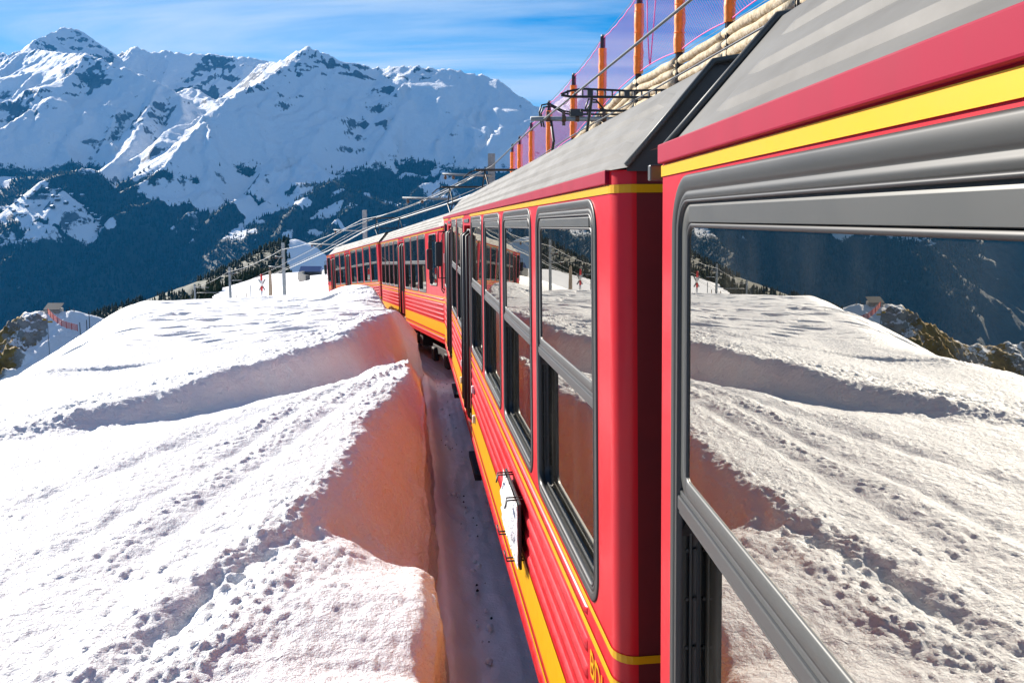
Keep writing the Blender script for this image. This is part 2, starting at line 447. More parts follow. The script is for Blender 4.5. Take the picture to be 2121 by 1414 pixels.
# the bank falls away to the left beyond the crest
tdrop = np.interp(rows, [-9, 4, 10, 15, 20, 30, 44], [6.0, 4.6, 3.7, 4.9, 5.9, 7.4, 7])[:, None]
drop = np.maximum(Tg - tdrop, 0)
Hh = Hh - .62 * (np.sqrt(drop ** 2 + .5) - math.sqrt(.5)) - .04 * np.maximum(Tg - 1.2, 0) * smooth(6, 20, Yg)
Hh = Hh - .075 * np.exp(-(Tg / .05) ** 2) * (1 + .5 * perlin(Yg * 4, Yg * 0 + 2))
Zg = zf_[:, None] + Hh
# the wall itself
Xw = np.zeros((len(rows), NW)); Zw = np.zeros((len(rows), NW)); Yw = np.repeat(rows[:, None], NW, 1)
for j, f_ in enumerate(wallf):
    lean = .13 * (1 - f_) ** 1.5
    Xw[:, j] = Xg[:, 0] + lean + .018 * perlin(rows * 3.2, np.full_like(rows, f_ * 3 + 40)) * math.sin(math.pi * f_) * 2 + .012 * perlin(rows * 1.1, np.full_like(rows, f_ * 22 + 9)) + .011 * perlin(rows * 12, np.full_like(rows, f_ * 9 + 70))
    Zw[:, j] = zf_ - .03 + (Hh[:, 0] + .03) * f_
bank = grid_mesh('snow_bank', np.concatenate([Xw, Xg], 1), np.concatenate([Yw, Yg], 1), np.concatenate([Zw, Zg], 1), SNOW, 'structure', flip=True)

# ------------------------------------------------------------------ ploughed track bed, and the snow on the far side of the train
rb = np.concatenate([np.arange(-20, 2, .5), np.arange(2, 16, .05), np.arange(16, 60, .25), np.arange(60, 150, 2)])
cb = np.concatenate([np.linspace(-.62, .5, 40), np.linspace(.6, 4.4, 12)])
Yb, Tb = np.meshgrid(rb, cb, indexing='ij')
Xb = x_side(Yb) + Tb
Zb = z_floor(Yb) + .03 * fbm(Xb * 2, Yb * .7, 3) + .02 * np.maximum(perlin(Xb * 9, Yb * 6), .2) + .16 * np.exp(-((Tb + .34) / .13) ** 2) + .014 * perlin(Tb * 13, Yb * .25 + 5) + .012 * fbm(Xb * 7, Yb * 7, 3)
grid_mesh('track_bed', Xb, Yb, Zb, SNOW_BED, 'structure')
rr_ = np.concatenate([np.arange(-20, 60, .6), np.arange(60, 150, 3)])
cr = np.concatenate([np.linspace(4.3, 9, 24), np.linspace(9.5, 90, 40)])
Yr, Tr = np.meshgrid(rr_, cr, indexing='ij')
Xr = x_side(Yr) + Tr
Zr = z_floor(Yr) + np.interp(Tr, [4.3, 4.9, 5.5, 9, 14, 40, 90], [.0, 2.7, 3.8, 4.1, 3.6, -6, -22]) + .12 * fbm(Xr * .4, Yr * .4, 4) - .02
grid_mesh('snow_slope', Xr, Yr, Zr, SNOW_BED, 'structure')

# ------------------------------------------------------------------ the shoulder that carries the line down towards the valley
MIXSNOW = None
def cover_material(name, rock=(.12, .115, .11), grass=(.20, .13, .04), nscale=.35, bump=.6, bdist=.4):
    "snow with rock (attribute rock) and dry grass (attribute grass) showing through"
    m = bpy.data.materials.new(name); m.use_nodes = True
    nt = m.node_tree; n = nt.nodes; l = nt.links; b = n['Principled BSDF']
    b.inputs['Roughness'].default_value = .75; b.inputs['Specular IOR Level'].default_value = .2
    tc = n.new('ShaderNodeTexCoord')
    t = n.new('ShaderNodeTexNoise'); l.new(tc.outputs['Object'], t.inputs['Vector']); t.inputs['Scale'].default_value = nscale; t.inputs['Detail'].default_value = 9; t.inputs['Roughness'].default_value = .68
    def thresh(attr, off):
        a = n.new('ShaderNodeAttribute'); a.attribute_name = attr
        s = n.new('ShaderNodeMath'); s.operation = 'ADD'; l.new(a.outputs['Fac'], s.inputs[0])
        t_ = t
        if off:
            t_ = n.new('ShaderNodeTexNoise'); l.new(tc.outputs['Object'], t_.inputs['Vector']); t_.inputs['Scale'].default_value = nscale * 1.7; t_.inputs['Detail'].default_value = 8; t_.inputs['Roughness'].default_value = .66
        l.new(t_.outputs[0], s.inputs[1])
        mr = n.new('ShaderNodeMapRange'); l.new(s.outputs[0], mr.inputs[0]); mr.inputs[1].default_value = .96; mr.inputs[2].default_value = 1.04
        return mr
    rk = thresh('rock', False); gr = thresh('grass', True)
    vr = n.new('ShaderNodeValToRGB'); l.new(t.outputs[0], vr.inputs[0])
    vr.color_ramp.elements[0].position = .35; vr.color_ramp.elements[0].color = tuple(c * .45 for c in rock) + (1,)
    vr.color_ramp.elements[1].position = .65; vr.color_ramp.elements[1].color = tuple(min(1, c * 1.7) for c in rock) + (1,)
    m1 = n.new('ShaderNodeMixRGB'); l.new(rk.outputs[0], m1.inputs[0]); m1.inputs[1].default_value = (.84, .85, .88, 1); l.new(vr.outputs[0], m1.inputs[2])
    vg = n.new('ShaderNodeValToRGB'); l.new(t.outputs[0], vg.inputs[0])
    vg.color_ramp.elements[0].position = .35; vg.color_ramp.elements[0].color = tuple(c * .5 for c in grass) + (1,)
    vg.color_ramp.elements[1].position = .65; vg.color_ramp.elements[1].color = tuple(min(1, c * 1.5) for c in grass) + (1,)
    m2 = n.new('ShaderNodeMixRGB'); l.new(gr.outputs[0], m2.inputs[0]); l.new(m1.outputs[0], m2.inputs[1]); l.new(vg.outputs[0], m2.inputs[2])
    l.new(m2.outputs[0], b.inputs['Base Color'])
    bp = n.new('ShaderNodeBump'); l.new(t.outputs[0], bp.inputs['Height']); bp.inputs['Strength'].default_value = bump; bp.inputs['Distance'].default_value = bdist
    l.new(bp.outputs[0], b.inputs['Normal'])
    return m

SHOULDER_M = cover_material('shoulder_snow', rock=(.05, .05, .045), grass=(.030, .038, .024), nscale=.12, bump=.35, bdist=1.0)
ys = np.concatenate([np.arange(44, 120, 1.2), np.arange(120, 460, 4)])
us = np.concatenate([np.linspace(-150, -16, 36), np.linspace(-15, 60, 70), np.linspace(63, 200, 20)])
Ys, Us = np.meshgrid(ys, us, indexing='ij')
xc_ = np.interp(ys, [44, 60, 90, 120, 200, 300, 460], [-11.8, -18.7, -31, -42, -66, -88, -115])[:, None]
zc_ = np.interp(ys, [44, 60, 90, 120, 200, 300, 400, 460], [-9.0, -12.3, -17.9, -21.5, -30.5, -42.0, -55.0, -70.0])[:, None]
Xs = xc_ + Us
zz = zc_ + np.interp(Us, [-150, -20, -6, -2, 3, 8, 25, 60, 200], [-125, -14, -1.2, -.2, 0, .5, 1.6, 2.0, -40])
zz = zz + .5 * fbm(Xs * .06, Ys * .05, 4) * smooth(4, 14, np.abs(Us)) + .12 * fbm(Xs * .4, Ys * .4, 3)
# the mound of the bank hides the start; a groomed path and a curved cutting further down
sh = grid_mesh('snow_shoulder', Xs, Ys, zz, SHOULDER_M, 'structure')
rk_ = .18 + .22 * fbm(Xs * .05 + 9, Ys * .03, 3) * smooth(60, 200, Ys)
vattr(sh, 'rock', np.clip(rk_, 0, .42)); vattr(sh, 'grass', .95 * smooth(-4, -9, Us) * smooth(100, 140, Ys))
def sh_z(X, Y):
    i = np.argmin(np.abs(ys - Y)); j = np.argmin(np.abs(Xs[i] - X)); return float(zz[i, j])

# ------------------------------------------------------------------ rocky knoll on the far left with the viewing hut
KN_M = cover_material('knoll_rock', rock=(.22, .21, .19), grass=(.24, .15, .03), nscale=.19, bump=.9, bdist=1.6)
KY = 330.0
kx = np.linspace(-330, -158, 230); ky = np.linspace(215, 430, 230)
Xk, Yk = np.meshgrid(kx, ky, indexing='ij')
crest = [at(-80, 735, KY), at(0, 690, KY), at(30, 668, KY), at(55, 648, KY), at(75, 641, KY), at(115, 646, KY), at(150, 641, KY), at(200, 655, KY), at(260, 672, KY)]
cz_ = np.interp(Xk, [p.x for p in crest], [p.z for p in crest])
dy_ = Yk - KY
Zk = cz_ - np.where(dy_ < 0, .52 * np.abs(dy_), 1.1 * dy_) * (.85 + .3 * fbm(Xk * .023, Yk * .023, 2))
# snowy saddle to the right of the rock
flat = smooth(-187, -177, Xk)
Zk = Zk * (1 - flat) + (cz_ - .42 * np.abs(dy_)) * flat
warp = fbm(Xk * .055, Yk * .055, 3)
rug = ridged(Xk * .045 + .2 * warp, Yk * .07 - Xk * .03, 5)
Zk = Zk + (rug - 1.0) * 7.0 * (1 - flat) * (1 - .8 * np.exp(-(dy_ / 9) ** 2)) + 1.1 * fbm(Xk * .22, Yk * .22, 4) * (1 - .8 * flat)
kn = grid_mesh('rocky_knoll', Xk, Yk, Zk, KN_M, 'structure', flip=True)
gx_, gy_ = np.gradient(Zk, kx, ky)
slope = np.hypot(gx_, gy_)
vattr(kn, 'rock', np.clip(.42 + .20 * (slope - .5) + .10 * (rug - 1), .1, .62) * (1 - flat) + .2 * flat)
bandk = np.exp(-((Xk + .55 * dy_ + 214) / 11.0) ** 2) + .8 * np.exp(-((Xk + .45 * dy_ + 242) / 5) ** 2)
vattr(kn, 'grass', np.clip(.40 + .28 * bandk + .1 * fbm(Xk * .07, Yk * .07, 3), 0, .66) * (1 - flat) + .1 * flat)
def kn_z(X, Y):
    return float(Zk[np.argmin(np.abs(kx - X)), np.argmin(np.abs(ky - Y))])

# ------------------------------------------------------------------ wooded hill in the middle distance
HILL_M = cover_material('hill_snow', rock=(.03, .035, .03), grass=(.03, .04, .02), nscale=.03, bump=.4, bdist=3)
HY = 860.0
hc = [at(900, 640, HY), at(760, 590, HY), at(690, 545, HY), at(650, 510, HY), at(612, 496, HY), at(585, 500, HY), at(540, 520, HY), at(480, 552, HY), at(430, 575, HY), at(360, 600, HY), at(300, 622, HY), at(230, 640, HY), at(100, 690, HY), at(-50, 760, HY)]
hc = sorted(hc, key=lambda p: p.x)
hx = np.linspace(-720, -60, 200); hy = np.linspace(540, 1150, 160)
Xh, Yh = np.meshgrid(hx, hy, indexing='ij')
chz = np.interp(Xh, [p.x for p in hc], [p.z for p in hc])
dh = Yh - HY
Zh = chz - np.where(dh < 0, .40, .6) * (np.sqrt(dh ** 2 + 400) - 20) + 5 * fbm(Xh * .012, Yh * .012, 4) * smooth(0, 60, np.abs(dh)) + .8 * fbm(Xh * .06, Yh * .06, 3)
hill = grid_mesh('wooded_hill', Xh, Yh, Zh, HILL_M, 'structure', flip=True)
hpx = CX + F * Xh / Yh
vattr(hill, 'rock', np.full(Xh.shape, .2)); vattr(hill, 'grass', np.where(hpx < 592, .92, .1))
# ------------------------------------------------------------------ mountains across the valley
RIDGES = [
 # crest points as (photo x, photo y, distance), slope of the flanks
 ([(540, 132, 7500), (590, 124, 7200), (612, 106, 7060), (636, 97, 7000), (660, 105, 6960), (700, 121, 6900), (735, 131, 6900), (765, 137, 6950), (790, 139, 7000), (820, 138, 6900), (850, 135, 6850), (900, 141, 6750), (930, 143, 6700), (1000, 155, 6600), (1030, 166, 6500), (1060, 190, 6350), (1100, 214, 6200), (1180, 238, 6150), (1300, 262, 6300), (1500, 300, 6600)], .70),
 ([(636, 97, 7000), (596, 130, 6800), (560, 157, 6600), (500, 187, 6300), (470, 205, 6120), (440, 236, 5950), (405, 268, 5750), (375, 300, 5550), (345, 338, 5350), (300, 372, 5180), (240, 400, 5060)], .66),
 ([(225, 118, 9100), (252, 108, 8950), (280, 95, 8800), (310, 108, 8750), (345, 104, 8700), (370, 109, 8600), (410, 111, 8550), (450, 112, 8500), (480, 118, 8420), (520, 119, 8300), (560, 127, 8250), (620, 140, 8100)], .95),
 ([(320, 222, 6900), (350, 200, 7050), (385, 181, 7200), (412, 186, 7100), (440, 206, 6850), (455, 222, 6600)], .62),
 ([(133, 56, 9000), (100, 72, 8700), (72, 83, 8500), (55, 98, 8250), (20, 130, 7950), (-20, 160, 7750), (-120, 215, 7500)], .72),
 ([(133, 56, 9000), (160, 62, 8980), (180, 70, 8950), (215, 96, 8900), (245, 119, 8800)], .78),
 ([(60, 100, 8250), (100, 106, 7950), (150, 110, 7600), (180, 110, 7350), (205, 120, 7250), (240, 134, 7100), (300, 156, 6900), (350, 181, 6800), (372, 196, 6700), (380, 240, 6350)], .72),
 ([(180, 112, 7350), (150, 150, 7050), (105, 198, 6750), (60, 226, 6500), (10, 262, 6250), (-60, 300, 6000)], .62),
 ([(330, 170, 6850), (300, 240, 6350), (270, 300, 5950), (235, 335, 5650), (210, 352, 5500)], .60),
 ([(-200, 60, 9500), (-60, 85, 9300), (0, 108, 9100), (30, 118, 8900)], .7),
 ([(850, 137, 6850), (840, 200, 6450), (800, 280, 5950), (760, 340, 5600), (700, 372, 5350)], .58),
 ([(1030, 168, 6500), (1040, 240, 6150), (1010, 300, 5800), (960, 350, 5550), (900, 385, 5350)], .58),
 ([(930, 144, 6700), (935, 220, 6350), (900, 300, 5900)], .6),
 ([(735, 133, 6900), (700, 220, 6450), (650, 300, 6000), (600, 352, 5600), (560, 385, 5400)], .58),
 ([(150, 352, 5200), (175, 346, 5250), (200, 352, 5230), (215, 375, 5120)], .85),
 ([(90, 372, 5020), (120, 362, 5060), (150, 356, 5120), (130, 395, 4900), (110, 425, 4780)], .62),
 ([(1020, 225, 10500), (1110, 212, 10200), (1150, 203, 10000), (1190, 192, 9800), (1215, 174, 9600), (1235, 200, 9500), (1300, 190, 9500), (1400, 210, 9500)], .8),
 ([(600, 440, 4760), (640, 400, 4980), (690, 372, 5150), (730, 395, 5020), (800, 420, 4900), (880, 440, 4850)], .5),
]
gx = np.arange(-9000, 2600, 19.0); gy = np.arange(3300, 9900, 19.0)
MX, MY = np.meshgrid(gx, gy, indexing='ij')
wx = MX + 70 * fbm(MX / 700, MY / 700, 3); wy = MY + 70 * fbm(MX / 700 + 40, MY / 700 + 7, 3)
# the bench and the steep wooded wall below it
base = np.interp(wy, [3300, 4200, 4760, 4900, 5250, 5600, 9900], [-1420, -820, -400, -330, -215, -120, 250])
base = base + 60 * fbm(wx / 900 + 3, wy / 900, 3)
HT = base.copy(); DC = np.full(MX.shape, 1e9)
for pts, sl in RIDGES:
    P = [at(*p) for p in pts]
    best = np.full(MX.shape, -1e9); bd = np.full(MX.shape, 1e9)
    for a, b in zip(P[:-1], P[1:]):
        ux, uy = b.x - a.x, b.y - a.y; l2 = ux * ux + uy * uy
        q = np.clip(((MX - a.x) * ux + (MY - a.y) * uy) / l2, 0, 1)
        dist = np.hypot(MX - (a.x + q * ux), MY - (a.y + q * uy))
        dw = np.hypot(wx - (a.x + q * ux), wy - (a.y + q * uy))
        dw = dist + (dw - dist) * smooth(60, 400, dist)
        cz = a.z + q * (b.z - a.z)
        h = cz - 1.14 * sl * dw * (1.0 + .12 * np.exp(-dw / 250.0)) + .000035 * np.minimum(dw, 2600) ** 2
        m = h > best
        best = np.where(m, h, best); bd = np.where(m, dist, bd)
    # smooth maximum keeps valleys rounded
    kq = 45.0
    hi = np.maximum(HT, best); df = np.abs(HT - best)
    DC = np.where(best > HT, bd, np.minimum(DC, bd + 400))
    HT = hi + np.maximum(kq - df, 0) ** 2 / (4 * kq)
amp = smooth(15, 420, DC)
HT = HT + (1 - smooth(60, 300, DC)) * (15 * (ridged(wx / 110, wy / 110, 3) - 1.0) + 6 * fbm(wx / 60, wy / 60, 3)) * smooth(-100, 200, HT)
gul = ridged(wx / 520 + .5 * fbm(wx / 900, wy / 900, 2), wy / 900, 5, .45)
HT = HT + (gul - 1.0) * 105 * amp
HT = HT + 11 * fbm(wx / 170, wy / 170, 4) * (.25 + .75 * amp) + 5 * fbm(wx / 55, wy / 55, 3) * (.5 + .5 * amp)
# rock bands: terraces cut into the steep flanks
ter = HT / 120.0 + .5 * fbm(wx / 600, wy / 600, 3)
HT = HT + 26 * (smooth(.35, .65, ter - np.floor(ter)) - (ter - np.floor(ter))) * amp * smooth(-150, 100, HT) * smooth(-.2, .3, fbm(wx / 800 + 5, wy / 800, 2) + .15)
hgx, hgy = np.gradient(HT, gx, gy)
slp = np.hypot(hgx, hgy)
strata = perlin(HT / 38 + .8 * fbm(wx / 500, wy / 500, 2), wx / 1500)
cluster = smooth(-.15, .45, fbm(wx / 800 + 2, wy / 800, 3))
rock = .115 + .34 * smooth(.72, 1.25, slp) * (.45 + .75 * cluster) + .13 * cluster + .07 * fbm(wx / 300 + 2, wy / 300, 3) + .14 * smooth(.05, .5, strata) * smooth(.5, .9, slp) + .10 * smooth(.55, 1.0, gul - 1.0)
rock = rock - .10 * smooth(300, 900, HT) * (slp < .9)
# woods: below the tree line, with clearings, meadows and avalanche tracks
pxm = CX + F * MX / MY; pym = HZ - F * HT / MY
tree_line = -70 + 70 * fbm(wx / 500 + 8, wy / 500, 3)
forest = smooth(60, -60, HT - tree_line)
clear = smooth(.18, .42, fbm(wx / 330 + 21, wy / 260 + 3, 4)) * smooth(-560, -380, HT) * .9
# meadows of the bench (alp on the right, village terrace on the left)
def blob(cx_, cy_, dist, rx, ry):
    p = at(cx_, cy_, dist); return np.exp(-(((MX - p.x) / rx) ** 2 + ((MY - p.y) / ry) ** 2) ** 1.5)
mead = np.maximum.reduce([blob(390, 372, 5150, 330, 170), blob(470, 392, 5060, 260, 120), blob(535, 405, 5000, 170, 90), blob(620, 425, 4900, 90, 60), blob(90, 440, 4800, 330, 110), blob(20, 415, 4900, 230, 150), blob(160, 458, 4740, 230, 80), blob(680, 470, 4700, 160, 30), blob(560, 365, 5400, 500, 260), blob(270, 345, 5600, 300, 300)])
mead = mead * (1 + .5 * fbm(wx / 160, wy / 160, 3))
forest = np.clip(forest * (1 - clear) - 1.5 * smooth(.35, .7, mead), 0, 1)
forest = np.maximum(forest, smooth(-420, -560, HT) * .97 * (1 - .25 * clear))
MOUNT_M = cover_material('mountain_cover', rock=(.085, .085, .09), grass=(.028, .036, .026), nscale=.013, bump=1.0, bdist=26)
mt = grid_mesh('mountain_range', MX, MY, HT, MOUNT_M, 'structure', flip=True)
vattr(mt, 'rock', np.clip(rock, .05, .62)); vattr(mt, 'grass', np.where(forest > .02, .30 + .42 * forest, .1))

# valley floor and the land beyond, down to the horizon
vx = np.linspace(-30000, 30000, 60); vy = np.linspace(-20000, 40000, 60)
VX, VY = np.meshgrid(vx, vy, indexing='ij')
VZ = -1500 + 60 * fbm(VX / 4000, VY / 4000, 3)
vf = grid_mesh('valley_floor', VX, VY, VZ, MOUNT_M, 'structure', flip=True)
vattr(vf, 'rock', np.full(VX.shape, .1)); vattr(vf, 'grass', np.full(VX.shape, .62))

# ------------------------------------------------------------------ woods (far masses of spruce: stuff)
def cones(name, pts, m, tiers, sides, label):
    rng = np.random.RandomState(5)
    n = len(pts); V = []; Fc = []
    per = []
    ang = np.arange(sides) * 2 * np.pi / sides
    hs = pts[:, 3]
    off = 0
    for t in range(tiers):
        z0 = hs * (t / tiers) * .80 + hs * .04; z1 = np.minimum(z0 + hs * (1.15 / tiers if tiers > 1 else 1), hs)
        rr = hs * .20 * (1 - .62 * t / max(1, tiers)) * (.8 + .4 * rng.rand(n))
        a = ang[None, :] + rng.rand(n)[:, None] * 6.28
        jit = 1 + .35 * (rng.rand(n, sides) - .5)
        ring = np.stack([pts[:, 0, None] + rr[:, None] * jit * np.cos(a), pts[:, 1, None] + rr[:, None] * jit * np.sin(a), (pts[:, 2] + z0)[:, None] + np.zeros((n, sides)) - .1 * rr[:, None] * jit], -1)
        apex = np.stack([pts[:, 0], pts[:, 1], pts[:, 2] + z1], -1)[:, None, :]
        vs = np.concatenate([ring, apex], 1).reshape(-1, 3)
        b = off + np.arange(n)[:, None] * (sides + 1)
        for k_ in range(sides):
            Fc.append(np.concatenate([b + k_, b + (k_ + 1) % sides, b + sides], 1))
        V.append(vs); off += len(vs)
    V = np.concatenate(V); Fc = np.concatenate(Fc)
    me = bpy.data.meshes.new(name)
    me.vertices.add(len(V)); me.vertices.foreach_set('co', V.reshape(-1).astype(np.float32))
    me.loops.add(len(Fc) * 3); me.loops.foreach_set('vertex_index', Fc.reshape(-1).astype(np.int32))
    me.polygons.add(len(Fc)); me.polygons.foreach_set('loop_start', (np.arange(len(Fc)) * 3).astype(np.int32))
    me.update(calc_edges=True); me.validate()
    o = link(name, me, m)
    return tag(o, label, 'forest', kind='stuff')
SPRUCE = mat('spruce_needles', (.022, .038, .020), .95, spec=.05, var=.5, vscale=.4)
rng = np.random.RandomState(11)
cand = rng.rand(150000, 2)
ix = (cand[:, 0] * (len(gx) - 1)).astype(int); iy = (cand[:, 1] ** 1.6 * (len(gy) * .42)).astype(int)
ok = (rng.rand(len(ix)) < forest[ix, iy] ** 1.5) & (pxm[ix, iy] > -150) & (pxm[ix, iy] < 1150) & (pym[ix, iy] < 720)
ix, iy = ix[ok][:34000], iy[ok][:34000]
pt = np.stack([gx[ix] + (rng.rand(len(ix)) - .5) * 19, gy[iy] + (rng.rand(len(ix)) - .5) * 19, HT[ix, iy] - 3, 17 + 15 * rng.rand(len(ix))], -1)
cones('far_forest', pt, SPRUCE, 1, 5, 'dark blue spruce woods covering the slopes across the valley')
# wood on the hill in the middle distance
N = 9500
qx = rng.rand(N * 3) * 460 - 640; qy = 650 + rng.rand(N * 3) * 230
hi_ = np.clip(((qx - hx[0]) / (hx[1] - hx[0])).astype(int), 0, len(hx) - 1); hj_ = np.clip(((qy - hy[0]) / (hy[1] - hy[0])).astype(int), 0, len(hy) - 1)
qz = Zh[hi_, hj_]
ppx = CX + F * qx / qy; ppy = HZ - F * qz / qy
glade = (((ppx - 390) / 42) ** 2 + ((ppy - 596) / 12) ** 2 < 1) | (((ppx - 338) / 26) ** 2 + ((ppy - 606) / 8) ** 2 < 1) | (((ppx - 300) / 20) ** 2 + ((ppy - 622) / 6) ** 2 < 1)
edge_x = 596 + 6 * fbm(ppy / 14, ppy * 0, 3)
ok = (ppx < edge_x) & ~glade
qx, qy, qz = qx[ok][:N], qy[ok][:N], qz[ok][:N]
hts = 4 + 6 * rng.rand(len(qx)) ** 1.5
fu = -5 - 55 * rng.rand(2600) ** 1.3; fy = 125 + 330 * rng.rand(2600)
fx = np.interp(fy, ys, xc_[:, 0]) + fu
fz = np.array([sh_z(a, b) for a, b in zip(fx, fy)])
qx, qy, qz = np.concatenate([qx, fx]), np.concatenate([qy, fy]), np.concatenate([qz, fz + .6]); hts = np.concatenate([hts, 2.2 + 2.6 * rng.rand(2600)])
cones('hill_forest', np.stack([qx, qy, qz - 1, hts], -1), SPRUCE, 3, 6, 'dense green spruce wood on the nearer hill behind the railway line')
# ------------------------------------------------------------------ the train
W = 3.0                                               # body width
FL = 2.85                                             # camera level above the bed, measured square to the track
C_EAVE, C_BOT = .145, -2.06
ROOFP = [(0.012, .143), (-.03, .150), (-.27, .427), (-.60, .487), (-1.5, .515), (-2.4, .487), (-2.73, .427), (-2.97, .150), (-3.012, .143)]

def car_matrix(vp, O):
    u = ray(*vp).normalized()
    n = Vector((0, 0, 1)).cross(u).normalized(); w = u.cross(n)
    m = Matrix(((u.x, n.x, w.x, O.x), (u.y, n.y, w.y, O.y), (u.z, n.z, w.z, O.z), (0, 0, 0, 1)))
    return m, u, n, w

def rrect(s0, s1, c0, c1, r, k=6):
    pts = []
    for (cx_, cy_, a0) in ((s1 - r, c1 - r, 0), (s0 + r, c1 - r, 90), (s0 + r, c0 + r, 180), (s1 - r, c0 + r, 270)):
        for i in range(k + 1):
            a = R(a0 + 90 * i / k); pts.append((cx_ + r * math.cos(a), cy_ + r * math.sin(a)))
    return pts

def ring_profile(mb, s0, s1, c0, c1, r, prof, k=6):
    "sweep a profile [(inset, t)...] round a rounded rectangle"
    loops = []
    for ins, t in prof:
        loops.append([(x, t, z) for x, z in rrect(s0 + ins, s1 - ins, c0 + ins, c1 - ins, max(.004, r - ins), k)])
    n = len(loops[0]); vs = [p for lp in loops for p in lp]; fs = []
    for i in range(len(loops) - 1):
        for j in range(n):
            a = i * n + j; b = i * n + (j + 1) % n
            fs.append((a, a + n, b + n, b))
    mb.add(vs, fs)

def pane(mb, s0, s1, c0, c1, t, r=.03, th=.008):
    p = rrect(s0, s1, c0, c1, r, 4); n = len(p)
    vs = [(x, t, z) for x, z in p] + [(x, t - th, z) for x, z in p]
    fs = [tuple(range(n))[::-1], tuple(range(n, 2 * n))] + [(i, (i + 1) % n, n + (i + 1) % n, n + i) for i in range(n)]
    mb.add(vs, fs)

def cell_with_hole(mb, a, b, lo, hi, hole, t=0.0):
    "flat wall from (a,lo) to (b,hi) with a rounded hole"
    n = len(hole); cx_ = sum(p[0] for p in hole) / n; cz_ = sum(p[1] for p in hole) / n
    hx0, hx1 = min(p[0] for p in hole), max(p[0] for p in hole); hz0, hz1 = min(p[1] for p in hole), max(p[1] for p in hole)
    outer = []
    for x, z in hole:
        q = (x - (hx0 + hx1) / 2) / ((hx1 - hx0) / 2); w_ = (z - (hz0 + hz1) / 2) / ((hz1 - hz0) / 2)
        m = max(abs(q), abs(w_)); q /= m; w_ /= m
        outer.append((a if q < 0 and abs(q) > .999 else b if abs(q) > .999 else lerp(a, b, (q + 1) / 2), lo if w_ < 0 and abs(w_) > .999 else hi if abs(w_) > .999 else lerp(lo, hi, (w_ + 1) / 2)))
    # make sure the four corners are hit exactly
    for cxx, czz in ((a, lo), (a, hi), (b, lo), (b, hi)):
        i = min(range(n), key=lambda i: (outer[i][0] - cxx) ** 2 + (outer[i][1] - czz) ** 2); outer[i] = (cxx, czz)
    vs = [(x, t, z) for x, z in outer] + [(x, t, z) for x, z in hole]
    mb.add(vs, [(i, n + i, n + (i + 1) % n, (i + 1) % n) for i in range(n)])

